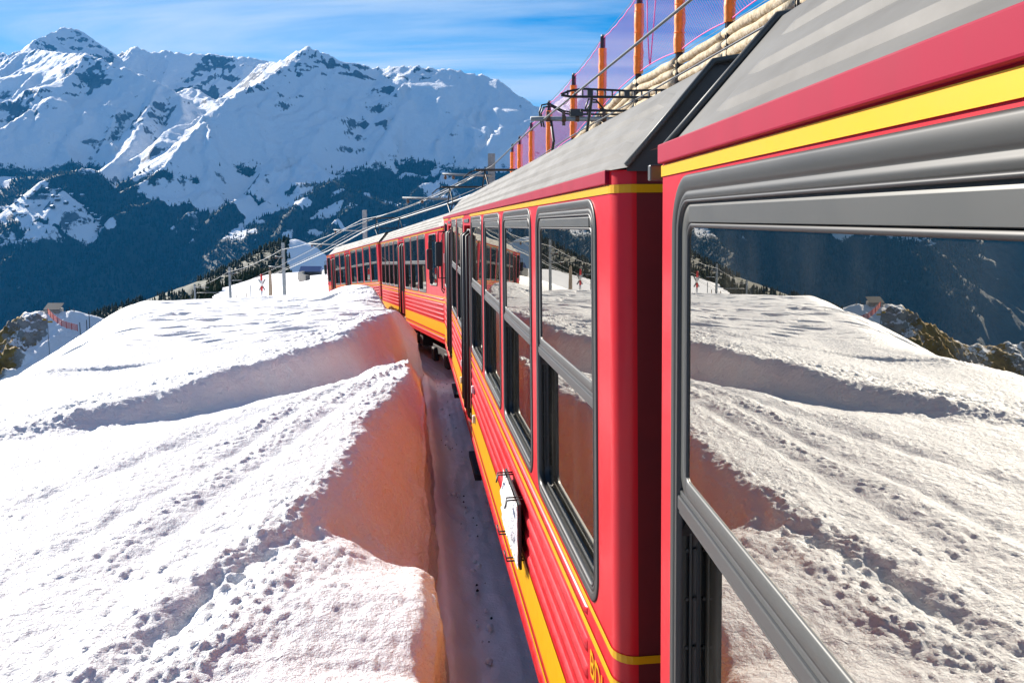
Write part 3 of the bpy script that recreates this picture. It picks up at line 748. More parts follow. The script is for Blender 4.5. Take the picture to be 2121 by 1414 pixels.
WTOP, WRAIL0, WRAIL1, WBOT = .066, -.526, -.562, -1.155
WCACHE = {}
def make_window(parent, s0, wd, Zo):
    "aluminium window with a fixed upper light and a sliding, deeply recessed lower light"
    key = round(wd, 3)
    if key not in WCACHE:
        d = {}
        mb = MB(); ring_profile(mb, 0, wd, WBOT, WTOP, .095, [(-.012, .0), (-.011, .004), (-.006, .0055), (.010, .0055), (.015, .0035), (.017, .001), (.019, .001), (.022, .0035), (.031, .0035), (.034, .001), (.036, -.006)], 8)
        d['frame'] = mb.mesh('window', True)
        mb = MB(); ring_profile(mb, 0, wd, WBOT, WTOP, .095, [(.033, .001), (.0345, .0045), (.0385, .0045), (.040, -.020), (.036, -.020)], 8); d['gasket'] = mb.mesh('gasket', True)
        # header plate and flat sash frame round the upper light
        mb = MB(); ring_profile(mb, .036, wd - .036, WRAIL0 + .002, WTOP - .036, .06, [(0, -.006), (.003, -.002), (.036, -.002), (.039, -.005), (.041, -.014)], 6); d['sash'] = mb.mesh('upper_sash', True)
        mb = MB(); mb.bbox(.10, wd - .10, -.002, .0005, -.008, WTOP - .046, .0004); d['header'] = mb.mesh('header_plate')
        mb = MB(); ring_profile(mb, .073, wd - .073, WRAIL0 + .008, -.010, .03, [(0, -.004), (.003, -.0015), (.008, -.003), (.009, -.016)], 6); d['seal'] = mb.mesh('seal', True)
        mb = MB(); pane(mb, .076, wd - .076, WRAIL0 + .010, -.013, -.006); d['upper_pane'] = mb.mesh('upper_pane')
        mb = MB(); mb.bbox(.034, wd - .034, -.028, .003, WRAIL1 + .007, WRAIL0, .004); mb.bbox(.034, wd - .034, -.026, -.001, WRAIL0 - .002, WRAIL0 + .010, .003); mb.bbox(.034, wd - .034, -.05, .0005, WRAIL1, WRAIL1 + .006, .002); d['rail'] = mb.mesh('middle_rail')
        # black jambs of the recess below
        mb = MB(); ring_profile(mb, .034, wd - .034, WBOT + .034, WRAIL1, .07, [(0, -.006), (.002, -.052), (.03, -.054)], 6); d['jamb'] = mb.mesh('jamb', True)
        mb = MB()
        for tt_ in (-.008, -.036): mb.box(wd - .0385, wd - .034, tt_ - .006, tt_, WBOT + .10, WRAIL1)
        mb.box(wd - .042, wd - .034, -.0245, -.0205, WBOT + .10, WRAIL1)
        for i, tt_ in enumerate((-.008, -.024)): mb.bbox(.09, wd - .09, tt_ - (.010, .006)[i], tt_, WBOT + .033, WBOT + .033 + (.006, .016)[i], .002)
        d['channel'] = mb.mesh('sliding_channel')
        mb = MB()
        for i in range(5):
            for tt_ in (-.0165, -.0305):
                mb.tube([(wd - .034, tt_, WBOT + .14 + i * .095), (wd - .041, tt_, WBOT + .14 + i * .095)], .0036, 6)
        d['screws'] = mb.mesh('screw_row')
        mb = MB(); pane(mb, .045, wd - .045, WBOT + .045, WRAIL1 - .004, -.040); d['lower_pane'] = mb.mesh('lower_pane')
        WCACHE[key] = d
    d = WCACHE[key]
    wnd = link('window', d['frame'], ALU, parent, (s0, 0, Zo))
    for nm, k_, m_ in (('gasket', 'gasket', RUB), ('upper_sash', 'sash', ALU2), ('header_plate', 'header', ALU2), ('seal', 'seal', RUB), ('upper_pane', 'upper_pane', GLASS), ('middle_rail', 'rail', RAILM), ('jamb', 'jamb', RUB), ('sliding_channel', 'channel', ALU2), ('screw_row', 'screws', ALU), ('lower_pane', 'lower_pane', GLASS)):
        q_ = link(nm, d[k_], m_, wnd)
        if nm == 'screw_row': q_['kind'] = 'stuff'
    return wnd

def make_door(parent, s0, s1, Zo, low=-1.98):
    "pair of narrow folding leaves with rubber edges and bright handrails"
    mb = MB(); mid = (s0 + s1) / 2
    mb.box(s0, s1, -.10, -.06, low, .0)
    dr = mb.build('door', DARK, parent, loc=(0, 0, Zo))
    for a, b in ((s0 + .03, mid - .01), (mid + .01, s1 - .03)):
        lf = MB(); ring_profile(lf, a, b, low + .02, -.035, .05, [(0, -.058), (0, -.030), (.012, -.022), (.055, -.022), (.062, -.03), (.064, -.05)], 5)
        lf.build('door_leaf', BLACKST, dr, True)
        g = MB(); pane(g, a + .06, b - .06, -1.25, -.095, -.035); g.build('door_pane', GLASS, dr)
        p = MB(); p.box(a + .06, b - .06, -.045, -.030, low + .07, -1.25); p.build('kick_panel', RED, dr)
    for x in (s0 + .012, mid, s1 - .012):
        h = MB(); h.tube([(x, -.03, -1.85), (x, .028, -1.80), (x, .030, -.10), (x, -.03, -.06)], .014 if x != mid else .022, 8)
        h.build('handrail' if x != mid else 'rubber_edge', ALU if x != mid else RUB, dr, True)
    hp = MB(); hp.bbox(s0 + .1, s1 - .1, -.004, .010, .028, .062, .003); hp.build('lamp_plate', ALU2, dr)
    st = MB(); st.bbox(s0 + .02, s1 - .02, -.30, -.02, -2.42, -2.36, .008); st.box(s0 + .06, s0 + .10, -.25, -.08, -2.37, -2.0); st.box(s1 - .10, s1 - .06, -.25, -.08, -2.37, -2.0)
    st.build('step', DARK, dr)
    return dr

def band_path(L, rear_c, front_c, skip=()):
    pass

def band(mb, runs, c0, c1, L, wrap_rear=0, wrap_front=0, rad=.06, th=.0035):
    "painted stripe laid proud of the flank; runs are s intervals; optional wrap round the rounded end"
    for a, b in runs:
        path = []
        if wrap_rear and a <= rad + .011:
            path += [(-.0, -wrap_rear), (-.0, -rad)]
            path = [(0 - th, -wrap_rear), (0 - th, -rad - .001)] + [(rad - (rad + th) * math.cos(R(q)), -rad + (rad + th) * math.sin(R(q))) for q in range(0, 91, 15)]
            path = [(s, t) for s, t in path]
        else:
            path += [(a, th)]
        if wrap_front and b >= L - rad - .011:
            path += [(L - rad + (rad + th) * math.sin(R(q)), -rad + (rad + th) * math.cos(R(q))) for q in range(0, 91, 15)] + [(L + th, -wrap_front)]
        else:
            path += [(b, th)]
        vs = []; fs = []
        for s, t in path: vs += [(s, t, c0), (s, t, c1)]
        for i in range(len(path) - 1): fs.append((2 * i, 2 * i + 1, 2 * i + 3, 2 * i + 2))
        mb.add(vs, fs)

def runs_without(gaps, a, b):
    out = []; cur = a
    for g0, g1 in sorted(gaps):
        if g0 > cur: out.append((cur, g0))
        cur = max(cur, g1)
    if cur < b: out.append((cur, b))
    return out

def make_car(vp, O, L, windows, doors, cabs, rear_cab, front_cab, label, group=None, pantos=(), boards=(), text=None, seats=True):
    Mx, u, n, w = car_matrix(vp, O)
    base = Mx @ Matrix.Translation((0, 0, -FL))
    root = empty('railway_carriage', label=label, cat='train carriage', group=group, mw=base)
    Zo = FL                                            # part meshes use camera-level heights; shift up by FL
    rad = .06
    # body shell: flank with openings, rounded corners, ends, floor, far flank
    mb = MB()
    ops = [('w', a, b) for a, b in windows] + [('d', a, b) for a, b in doors] + [('c', a, b) for a, b in cabs]
    ops.sort(key=lambda o: o[1])
    cuts = [rad]
    for i in range(len(ops) - 1): cuts.append((ops[i][2] + ops[i + 1][1]) / 2)
    cuts.append(L - rad)
    for (kd, a, b), c0, c1 in zip(ops, cuts[:-1], cuts[1:]):
        if kd == 'w':
            cell_with_hole(mb, c0, c1, -1.25, C_EAVE, rrect(a, b, WBOT, WTOP, .095, 8))
            mb.add([(c0, 0, C_BOT), (c1, 0, C_BOT), (c1, 0, -1.25), (c0, 0, -1.25)], [(0, 3, 2, 1)])
        elif kd == 'c':
            cell_with_hole(mb, c0, c1, -1.25, C_EAVE, rrect(a, b, -.98, .03, .06, 8))
            mb.add([(c0, 0, C_BOT), (c1, 0, C_BOT), (c1, 0, -1.25), (c0, 0, -1.25)], [(0, 3, 2, 1)])
        else:
            cell_with_hole(mb, c0, c1, C_BOT, C_EAVE, rrect(a, b, -1.98, .0, .02, 2))
            ring_profile(mb, a, b, -1.98, .0, .02, [(0, 0), (0, -.10)], 2)
    arc = [(rad - rad * math.cos(R(q)), -rad + rad * math.sin(R(q))) for q in range(0, 91, 10)]
    out = [(0, -W + rad)] + arc
    outl = arc + [(L - s, t) for s, t in arc[::-1]]
    far = [(L - arc[i][0], -W - arc[i][1]) for i in range(len(arc))] + [(arc[i][0], -W - arc[i][1]) for i in range(len(arc) - 1, -1, -1)]
    def wallstrip(path, z0, z1):
        vs = []; fs = []
        for s, t in path: vs += [(s, t, z0), (s, t, z1)]
        for i in range(len(path) - 1): fs.append((2 * i, 2 * i + 1, 2 * i + 3, 2 * i + 2))
        mb.add(vs, fs)
    rear = far[len(arc):] + arc                          # far side corner, rear end, near corner
    i90 = len(far) - len(arc)
    wallstrip(rear[:len(arc)] , C_BOT, C_EAVE); wallstrip(rear[len(arc):], C_BOT, C_EAVE)
    front = [(L - s, t) for s, t in arc[::-1]] + far[:len(arc)]
    wallstrip(front[:len(arc)], C_BOT, C_EAVE); wallstrip(front[len(arc):], C_BOT, C_EAVE)
    wallstrip([far[len(arc) - 1], far[len(arc)]], C_BOT, C_EAVE)
    mb.add([(0, 0, C_BOT + .003), (L, 0, C_BOT + .003), (L, -W, C_BOT + .003), (0, -W, C_BOT + .003)], [(0, 3, 2, 1)])
    body = mb.build('body', RED, root, loc=(0, 0, Zo)); autosmooth(body, 40)
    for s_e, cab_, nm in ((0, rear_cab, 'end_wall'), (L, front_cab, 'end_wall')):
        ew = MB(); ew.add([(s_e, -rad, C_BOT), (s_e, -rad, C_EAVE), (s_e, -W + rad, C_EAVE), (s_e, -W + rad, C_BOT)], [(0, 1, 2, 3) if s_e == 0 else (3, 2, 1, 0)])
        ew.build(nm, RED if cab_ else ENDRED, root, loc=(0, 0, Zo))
    # fascia under the eaves and the roof
    fb = MB(); fb.bbox(.06 if not rear_cab else .1, L - .06, -.02, .013, .109, .148, .003); fb.build('fascia', FASCIA, root, loc=(0, 0, Zo))
    rm = MB(); vs = []; fs = []; npf = len(ROOFP)
    cut = lambda cab: .0 if not cab else .0
    secs = [(-.02, 1.0), (L + .02, 1.0)]
    if rear_cab: secs = [(.0, .35), (.30, .80), (.62, 1.0)] + secs[1:]
    if front_cab: secs = secs[:-1] + [(L - .62, 1.0), (L - .30, .80), (L, .35)]
    for s, k_ in secs:
        for t, c in ROOFP: vs.append((s, t, .143 + (c - .143) * k_))
    for i in range(len(secs) - 1):
        for j in range(npf - 1): fs.append((i * npf + j, i * npf + j + 1, (i + 1) * npf + j + 1, (i + 1) * npf + j))
    rm.add(vs, fs); ro = rm.build('roof', ROOF, root, loc=(0, 0, Zo)); autosmooth(ro, 12)
    for endi, s in ((0, -.012), (1, L + .012)):
        cab_ = rear_cab if endi == 0 else front_cab
        g = MB(); k_ = .35 if cab_ else 1.0; s_ = s if not cab_ else (0.002 if endi == 0 else L - .002)
        poly = [(s_, t, .143 + (c - .143) * k_) for t, c in ROOFP[1:-1]]
        g.add(poly + [(s_, -W + .03, .140), (s_, -.03, .140)], [tuple(range(len(poly) + 2))])
        g.build('roof_end', GABLE, ro)
        if not cab_:
            e = MB(); e.tube([(s_ - (.012 if endi == 0 else -.012), t + (.004 if t > -1.5 else -.004), c + .004) for t, c in ROOFP[1:-1]], .010, 6); e.build('roof_trim', ALU2, ro, True)
            if endi == 0: continue
            dg = MB(); dg.bbox(s_ - .016 if endi == 0 else s_ - .006, s_ + .006 if endi == 0 else s_ + .016, -.02, .014, .078, .112, .003); dg.build('drip_edge', ALU2, ro)
    # pressed ribs along the roof
    def on_roof(t, dz=0):
        for (t0, c0), (t1, c1) in zip(ROOFP[:-1], ROOFP[1:]):
            if t1 <= t <= t0: return lerp(c0, c1, (t - t0) / (t1 - t0)) + dz
    s_a = .16 if not rear_cab else .75; s_b = L - (.16 if not front_cab else .75)
    for tc_, hw, hh in ((-.085, .018, .015), (-.145, .018, .015), (-.210, .018, .015), (-.040, .005, .007), (-.36, .035, .012), (-.62, .035, .012), (-.95, .035, .012), (-1.3, .035, .012)):
        q = MB()
        pr_ = [(tc_ + hw, on_roof(tc_ + hw) - .002), (tc_ + hw * .80, on_roof(tc_ + hw * .80) + hh), (tc_ - hw * .80, on_roof(tc_ - hw * .80) + hh), (tc_ - hw, on_roof(tc_ - hw) - .002)]
        pe = [(tc_ + hw, on_roof(tc_ + hw) - .002), (tc_ + hw * .5, on_roof(tc_ + hw * .5) - .001), (tc_ - hw * .5, on_roof(tc_ - hw * .5) - .001), (tc_ - hw, on_roof(tc_ - hw) - .002)]
        vs = []
        for s, P_ in ((s_a, pe), (s_a + .09, pr_), (s_b - .09, pr_), (s_b, pe)):
            vs += [(s, t, c) for t, c in P_]
        fs = [(i * 4 + j, i * 4 + j + 1, i * 4 + j + 5, i * 4 + j + 4) for i in range(3) for j in range(3)]
        q.add(vs, fs); q.build('roof_rib', ROOF, ro)
    # stripes
    gaps = [(a - .005, b + .005) for a, b in doors]
    endw = 1.2
    wr = endw if not rear_cab else endw; wf = endw
    for c0, c1 in ((-1.203, -1.181), (-1.290, -1.262), (-1.945, -1.922)):
        b_ = MB(); band(b_, runs_without(gaps, rad, L - rad), c0, c1, L, wr, wf); b_.build('thin_stripe', YEL, root, loc=(0, 0, Zo))
    b_ = MB(); band(b_, runs_without(gaps, rad, L - rad), -1.880, -1.672, L, wr, wf, th=.0042); b_.build('wide_stripe', YEL, root, loc=(0, 0, Zo))
    b_ = MB(); band(b_, runs_without(gaps, rad, L - rad), .0835, .106, L, wr, wf); b_.build('top_stripe', YEL, root, loc=(0, 0, Zo))
    # pressed ribs on the lower flank, their ends wedge-shaped
    stops = runs_without([(a - .10, b + .10) for a, b in doors], .22, L - .22)
    for cc, hh in ((-1.232, .014), (-1.345, .024), (-1.435, .024), (-1.525, .024), (-1.615, .024), (-1.985, .024)):
        for a, b in stops:
            if b - a < .3: continue
            a2 = a + (.16 if text and a < .3 and cc > -1.5 else 0)
            q = MB(); vs = []
            for s, k_ in ((a2, .12), (a2 + .012, 1), (b - .012, 1), (b, .12)):
                vs += [(s, .0, cc + hh), (s, .005 * k_, cc + hh * .80), (s, .010 * k_, cc + hh * .35), (s, .010 * k_, cc - hh * .35), (s, .005 * k_, cc - hh * .80), (s, .0, cc - hh)]
            fs = [(i * 6 + j, i * 6 + j + 1, i * 6 + j + 7, i * 6 + j + 6) for i in range(3) for j in range(5)]
            fs += [tuple(range(6))[::-1], tuple(18 + j for j in range(6))]
            q.add(vs, fs); r_ = q.build('flank_rib', RED if cc > -1.67 or cc < -1.95 else RED, root, loc=(0, 0, Zo)); autosmooth(r_, 50)
    for a, b in windows: make_window(root, a, b - a, Zo)
    for a, b in doors: make_door(root, a, b, Zo)
    for a, b in cabs:
        mb = MB(); ring_profile(mb, a, b, -.98, .03, .06, [(-.01, .0), (-.01, .012), (.006, .012), (.010, .0), (.010, -.03), (.03, -.03)], 6)
        cw = mb.build('cab_window', RUB, root, True, loc=(0, 0, Zo))
        g = MB(); pane(g, a + .01, b - .01, -.97, .02, -.02); g.build('cab_pane', GLASS, cw)
        sgn = -1 if rear_cab else 1; xm = (a + b) / 2 + sgn * .25
        m_ = MB(); m_.bbox(xm - .035, xm + .035, .05, .17, -.66, -.26, .025); mi = m_.build('mirror', BLACKST, root, loc=(0, 0, Zo))
        m_ = MB(); m_.tube([(xm, .0, -.85), (xm, .12, -.85), (xm, .12, -.66)], .012, 6); m_.tube([(xm, .0, -.10), (xm, .12, -.10), (xm, .12, -.26)], .012, 6); m_.build('mirror_arm', BLACKST, mi, True)
        m_ = MB(); m_.bbox(xm + sgn * .3 - .02, xm + sgn * .3 + .02, .0, .02, -.62, -.46, .004); m_.build('notice_plate', WHITE, root, loc=(0, 0, Zo))
        e = MB()
        xe = 0 if rear_cab else L; se = -1 if rear_cab else 1
        for t0, t1 in ((-1.42, -.25), (-2.75, -1.58)):
            pp = rrect(t1 if False else t0, t1, -.85, .0, .08, 5); nn = len(pp)
            e.add([(xe + se * .006, t, c) for t, c in pp] + [(xe + se * .012, t, c) for t, c in pp], [tuple(range(nn, 2 * nn)) if se < 0 else tuple(range(nn, 2 * nn))[::-1]] + [(i, (i + 1) % nn, nn + (i + 1) % nn, nn + i) for i in range(nn)])
        e.build('windscreen', GLASS, root, loc=(0, 0, Zo))
        for t in (-.5, -2.5):
            hl = MB(); hl.tube([(xe - se * .01, t, -1.48), (xe + se * .05, t, -1.48)], .11, 16); hl.build('headlight', ALU, root, True, loc=(0, 0, Zo))
        bf = MB(); bf.bbox(min(xe, xe + se * .35), max(xe, xe + se * .35), -1.75, -1.25, -2.35, -2.1, .02); bf.build('coupler', DARK, root, loc=(0, 0, Zo))
        hb_ = MB(); hb_.tube([(xe - se * .12, .0, -1.1), (xe - se * .12, .035, -1.05), (xe - se * .12, .035, -.15), (xe - se * .12, .0, -.1)], .011, 6); hb_.build('handrail', BLACKST, root, True, loc=(0, 0, Zo))
    if not (rear_cab and front_cab):
        xe = L if rear_cab else 0; se = 1 if rear_cab else -1
        gw = MB(); ed = .05 if rear_cab else .42; dp = .09 if rear_cab else .2  # rear-cab cars: widened to an unseen black plate, added to stop red bounce
        gw.bbox(min(xe + se * .004, xe + se * dp), max(xe + se * .004, xe + se * dp), -W + ed, -ed, -2.0, .12 if rear_cab else .10, .03); gw.build('gangway_light_block', RUB, root, loc=(0, 0, Zo))
    # underframe
    uf = MB(); uf.box(.25, L - .25, -W + .35, -.35, -2.28, C_BOT); 
    uf.build('underframe', DARK, root, loc=(0, 0, Zo))
    x = .5
    for i in range(5):
        bx = MB(); ln = (.7, 1.1, .5, .9, .8)[i]
        s_ = L * (.36 + .07 * i); bx.bbox(s_, s_ + ln * .6, -.9, -.16, -2.46, C_BOT - .01, .02)
        bx.build('equipment_box', DARK, root, loc=(0, 0, Zo))
    for s_ in (L * .18, L * .80):
        bg_ = MB(); bg_.bbox(s_ - 1.15, s_ + 1.15, -.42, -.26, -2.52, -2.30, .03); bg_.bbox(s_ - .2, s_ + .2, -W + .4, -.4, -2.5, -2.3, .02); bg_.bbox(s_ - 1.15, s_ + 1.15, -W + .26, -W + .42, -2.52, -2.30, .03)
        for q in (-.75, .75): bg_.bbox(s_ + q - .16, s_ + q + .16, -.30, -.18, -2.66, -2.36, .03)
        bo = bg_.build('bogie', DARK, root, loc=(0, 0, Zo))
        for q in (-.75, .75):
            for t in (-.55, -W + .45):
                wl_ = MB(); wl_.tube([(s_ + q, t, -2.48), (s_ + q, t + .10, -2.48)], .36, 20); wl_.build('wheel', STEEL, bo, False)
    # interior
    il = MB(); il.box(.12, L - .12, -W + .06, -W + .10, -2.0, .13); il.box(.12, L - .12, -W + .1, -.16, -2.02, -1.98); il.box(.12, L - .12, -W + .1, -.03, .120, .135); il.box(.10, .14, -W + .1, -.1, -1.98, .12); il.box(L - .14, L - .10, -W + .1, -.1, -1.98, .12)
    il.build('interior_lining', LINING, root, loc=(0, 0, Zo))
    if seats:
        for a, b in windows:
            for s_ in (a + .02, b - .02):
                st = MB(); st.bbox(s_ - .06, s_ + .06, -1.25, -.22, -1.6, -.70, .04); st.build('seat_back', SEATM, root, loc=(0, 0, Zo))
    for a in pantos: make_panto(root, a, Zo)
    return root

def make_panto(root, s, Zo, kind=0):
    kind = 0 if s[1] == 0 else s[1]; x = s[0]; c = s[2]
    rz = .50
    t0, t1 = -.98, -2.35
    if kind == 1:      # ladder-like collector shoe with curved horns
        m = MB()
        top = [(x, t0, c - .012), (x, t0 - .10, c + .025), (x, t0 - .22, c + .045), (x, (t0 + t1) / 2, c + .03), (x, t1 + .22, c + .045), (x, t1 + .10, c + .025), (x, t1, c - .012)]
        bot = [(x, t, c - .035 if i not in (0, 6) else c - .02) for i, (_, t, _z) in enumerate(top)]
        m.tube(top, .012, 6); m.tube(bot, .014, 6)
        nr = 17
        for i in range(nr):
            q = (i + .5) / nr; t = lerp(t0 - .03, t1 + .03, q)
            wd_ = .028 if i in (3, 8, 13) else .007
            m.box(x - .012, x + .012, t - wd_, t + wd_, c - .035, c + .03)
        p = m.build('collector_shoe', BLACKST, root, loc=(0, 0, Zo))
        y0 = x + .5
        a_ = MB()
        for t in (-1.3, -2.05):
            a_.tube([(x, t, c - .03), (x + .10, t, c - .16), (x + .55, t, rz + .08)], .016, 6)
        a_.tube([(x + .10, -1.2, c - .16), (x + .10, -2.15, c - .16)], .014, 6)
        a_.build('pantograph_arm', BLACKST, p)
    elif kind == 2:    # plain tube with clamps and looping cables
        m = MB(); m.tube([(x, t0 + .02, c), (x, t1, c)], .030, 10)
        p = m.build('cross_tube', STEEL, root, True, loc=(0, 0, Zo))
        cl = MB()
        for t in (-1.18, -1.38, -1.55, -1.9): cl.tube([(x, t - .025, c), (x, t + .025, c)], .040, 10); cl.box(x - .012, x + .012, t - .02, t + .02, c - .085 if t in (-1.38,) else c + .03, c + .09)
        cl.build('clamp', CERAM, p)
        cb_ = MB()
        cb_.tube([(x, -1.1, c - .1), (x, -1.07, c + .08), (x, -1.10, c + .17), (x, -1.2, c + .19), (x, -1.38, c + .10), (x, -1.5, c + .08)], .011, 6)
        cb_.tube([(x + .05, -1.14, c - .1), (x + .05, -1.10, c + .07), (x + .05, -1.13, c + .15), (x + .05, -1.23, c + .165), (x + .05, -1.40, c + .075), (x + .05, -1.52, c + .06)], .011, 6)
        cb_.tube([(x, -1.74, c - .03), (x, -1.66, c + .14), (x, -1.70, c + .25), (x, -1.8, c + .24), (x, -1.9, c + .12), (x, -2.02, c + .09)], .012, 6)
        cb_.tube([(x + .06, -1.76, c - .03), (x + .06, -1.70, c + .14), (x + .06, -1.74, c + .22), (x + .06, -1.83, c + .22)], .012, 6)
        cb_.build('loop_cable', RUB, p, True)
        a_ = MB()
        for t in (-1.22, -1.9):
            a_.tube([(x, t, c - .03), (x - .18, t, c - .30), (x + .28, t, rz + .06)], .018, 6)
        a_.box(x - .05, x + .05, -1.62, -1.46, c + .03, c + .12); a_.tube([(x, -1.45, c + .06), (x, -2.1, c + .06)], .014, 6)
        a_.build('pantograph_arm', BLACKST, p)
    else:              # scissor pantograph
        m = MB(); m.bbox(x - .05, x + .05, -2.3, -.85, c - .02, c + .02, .008); m.tube([(x, -.85, c), (x - .02, -.72, c - .06), (x - .04, -.60, c - .16)], .014, 6)
        p = m.build('pantograph', BLACKST, root, loc=(0, 0, Zo))
        a_ = MB()
        for t in (-1.05, -1.95):
            a_.tube([(x, t, c - .02), (x - .32, t, c - .40), (x + .10, t, rz + .05)], .014, 6); a_.tube([(x, t, c - .02), (x + .32, t, c - .40), (x - .10, t, rz + .05)], .014, 6)
        a_.tube([(x - .32, -1.05, c - .40), (x - .32, -1.95, c - .40)], .012, 6); a_.tube([(x + .32, -1.05, c - .40), (x + .32, -1.95, c - .40)], .012, 6)
        a_.build('pantograph_arm', BLACKST, p)
    iz = MB()
    for ds in (-.35, .35):
        for t in (-1.05, -1.95):
            iz.tube([(x + ds, t, rz - .06), (x + ds, t, rz), (x + ds, t, rz + .01), (x + ds, t, rz + .03), (x + ds, t, rz + .04), (x + ds, t, rz + .08)], [.03, .03, .05, .05, .03, .03], 8)
    for t in (-1.05, -1.95): iz.box(x - .5, x + .5, t - .02, t + .02, rz + .07, rz + .10)
    iz.build('insulator_rack', CERAM, p)

def body_origin(vp, D, s0):
    u = ray(*vp).normalized(); n = Vector((0, 0, 1)).cross(u).normalized()
    return -D * n + s0 * u

P4 = 1.335
def lay(a, k, wd=1.165, p=P4): return [(a + i * p, a + i * p + wd) for i in range(k)]

# carriage beside the camera: coupling end ahead of us
LA = 11.9
w1 = [(LA - b, LA - a) for a, b in lay(.16, 4)] + [(LA - b, LA - a) for a, b in lay(6.55, 2)]
c1 = make_car((979, 452), body_origin((979, 452), .39, 1.725 - LA), LA, w1, [(LA - 6.35, LA - 5.5), (LA - 10.1, LA - 9.25)], [(LA - 11.3, LA - 10.5)], True, False,
    'red railway carriage closest to the camera, its big window cut by the right edge')
w2 = lay(.23, 4) + lay(6.62, 2)
c2 = make_car((853, 468), body_origin((853, 468), .54, 2.15), LA, w2, [(5.52, 6.40), (9.28, 10.12)], [(10.55, 11.35)], False, True,
    'second red railway carriage, four large reflecting windows and a white board low on its side', text=True,
    pantos=[(6.1, 1, 1.33), (8.1, 2, 1.33)])
A3 = Vector((-1.31944, 15.64838, -1.31819)) * .97
u3 = ray(598, 550).normalized(); n3 = Vector((0, 0, 1)).cross(u3).normalized(); w3_ = u3.cross(n3)
O3 = A3 - .094 * w3_
c3 = make_car((598, 550), O3, 10.75, lay(2.12, 3, 1.0, 1.10) + lay(6.62, 4, .91, 1.01), [(5.50, 6.45)], [(.80, 1.60)], True, False,
    'third red railway carriage with a cab mirror beside its end window', pantos=[(.9, 0, 1.28), (4.6, 0, 1.28)])
A4 = Vector((-4.63895, 28.27403, -2.88647)) * .955
u4 = ray(334, 622).normalized(); n4 = Vector((0, 0, 1)).cross(u4).normalized(); w4_ = u4.cross(n4)
O4 = A4 - .094 * w4_
c4 = make_car((334, 622), O4, 9.25, lay(.27, 4, .90, 1.06) + lay(5.48, 2, .90, 1.05), [(4.55, 5.35), (7.55, 8.25)], [(8.45, 9.05)], False, True,
    'leading red railway carriage, farthest away, half hidden behind the snow bank', pantos=[(4.2, 0, 1.28)])

# lettering on the second carriage
def text_on(root, txt, size, loc, m, name='lettering', mirror=False):
    cu = bpy.data.curves.new(name, 'FONT'); cu.body = txt; cu.size = size; cu.extrude = .0008
    ob = bpy.data.objects.new(name + '_tmp', cu); COL.objects.link(ob)
    dg = bpy.context.evaluated_depsgraph_get(); me = bpy.data.meshes.new_from_object(ob.evaluated_get(dg)); me.name = name
    bpy.data.objects.remove(ob)
    me.materials.clear()
    o = link(name, me, m, root)
    o.matrix_local = Matrix.Translation(loc) @ Matrix(((-1, 0, 0, 0), (0, 0, 1, 0), (0, 1, 0, 0), (0, 0, 0, 1)))
    return o
text_on(c2, 'BDhe', .115, (.335, .004, FL - 1.405), YEL)
text_on(c3, '2', .16, (1.9, .004, FL - .95), YEL, 'car_number')
text_on(c4, '2', .16, (8.42, .004, FL - .95), YEL, 'car_number')
# snow-crusted destination board hooked on the second carriage: a thing of its own
db = empty('destination_board', label='snow-crusted white destination board clipped low on the side of the second carriage', cat='sign', mw=c2.matrix_world @ Matrix.Translation((1.78, .055, FL - 1.52)))
m = MB(); m.bbox(0, .58, -.012, .0, -.15, .15, .004); m.build('board', WHITE, db); m = MB(); m.bbox(-.012, .592, -.026, -.013, -.162, .162, .003); m.build('backing_frame', BLACKST, db)
m = MB(); rng2 = random.Random(4)
nx, nz2 = 26, 12
vs = []; fs = []
for i in range(nx + 1):
    for j in range(nz2 + 1):
        e = min(i, nx - i, 3) / 3 * min(j, nz2 - j, 3) / 3
        vs.append((-.015 + .61 * i / nx + (rng2.random() - .5) * .02, -.004 + .020 * e * (.3 + 1.1 * rng2.random()), -.155 + .31 * j / nz2 + (rng2.random() - .5) * .016))
for i in range(nx):
    for j in range(nz2):
        a = i * (nz2 + 1) + j; fs.append((a, a + 1, a + nz2 + 2, a + nz2 + 1))
m.add(vs, fs); m.build('snow_crust', SNOW, db, True)
for x_, z_ in ((.06, .16), (.48, .16), (.10, -.16), (.46, -.16)):
    m = MB(); m.tube([(x_, -.05, z_), (x_, .035, z_ * 1.0), (x_ + .02, .045, z_ * .72), (x_ + .04, .035, z_ * 1.0), (x_ + .04, -.05, z_)], .0045, 6); m.build('clip', BLACKST, db, True)
# small fittings on the flank
for s_, c_ in ((5.15, -1.47), (5.08, -1.72), (6.75, -1.5), (6.95, -1.72)):
    m = MB(); m.bbox(s_ - .022, s_ + .022, .0, .03, c_ - .035, c_ + .035, .008); m.build('side_lamp', WHITE, c2, loc=(0, 0, FL))
# JUNGFRAU panel inside the first carriage, seen faintly through the glass
pb = MB(); pb.bbox(0, .62, -.012, 0, -.07, .07, .004)
po = pb.build('route_panel', mat('pale_panel', (.55, .53, .47), .6), c1, loc=(LA - 2.1, -1.05, FL - .17))
to = text_on(c1, 'JUNGFRAU', .085, (LA - 1.50, -1.046, FL - .20), GABLE, 'panel_lettering')
# grab pole inside
gp = MB(); gp.tube([(0, 0, 0), (0, 0, 2.1)], .018, 8); gp.build('grab_pole', ALU, c1, True, loc=(LA - .72, -.55, FL - 1.98))
# ------------------------------------------------------------------ overhead line: masts, arms, wires
def bank_z(X, Y):
    i = int(np.argmin(np.abs(rows - Y))); j = int(np.argmin(np.abs(Xg[i] - X))); return float(Zg[i, j])

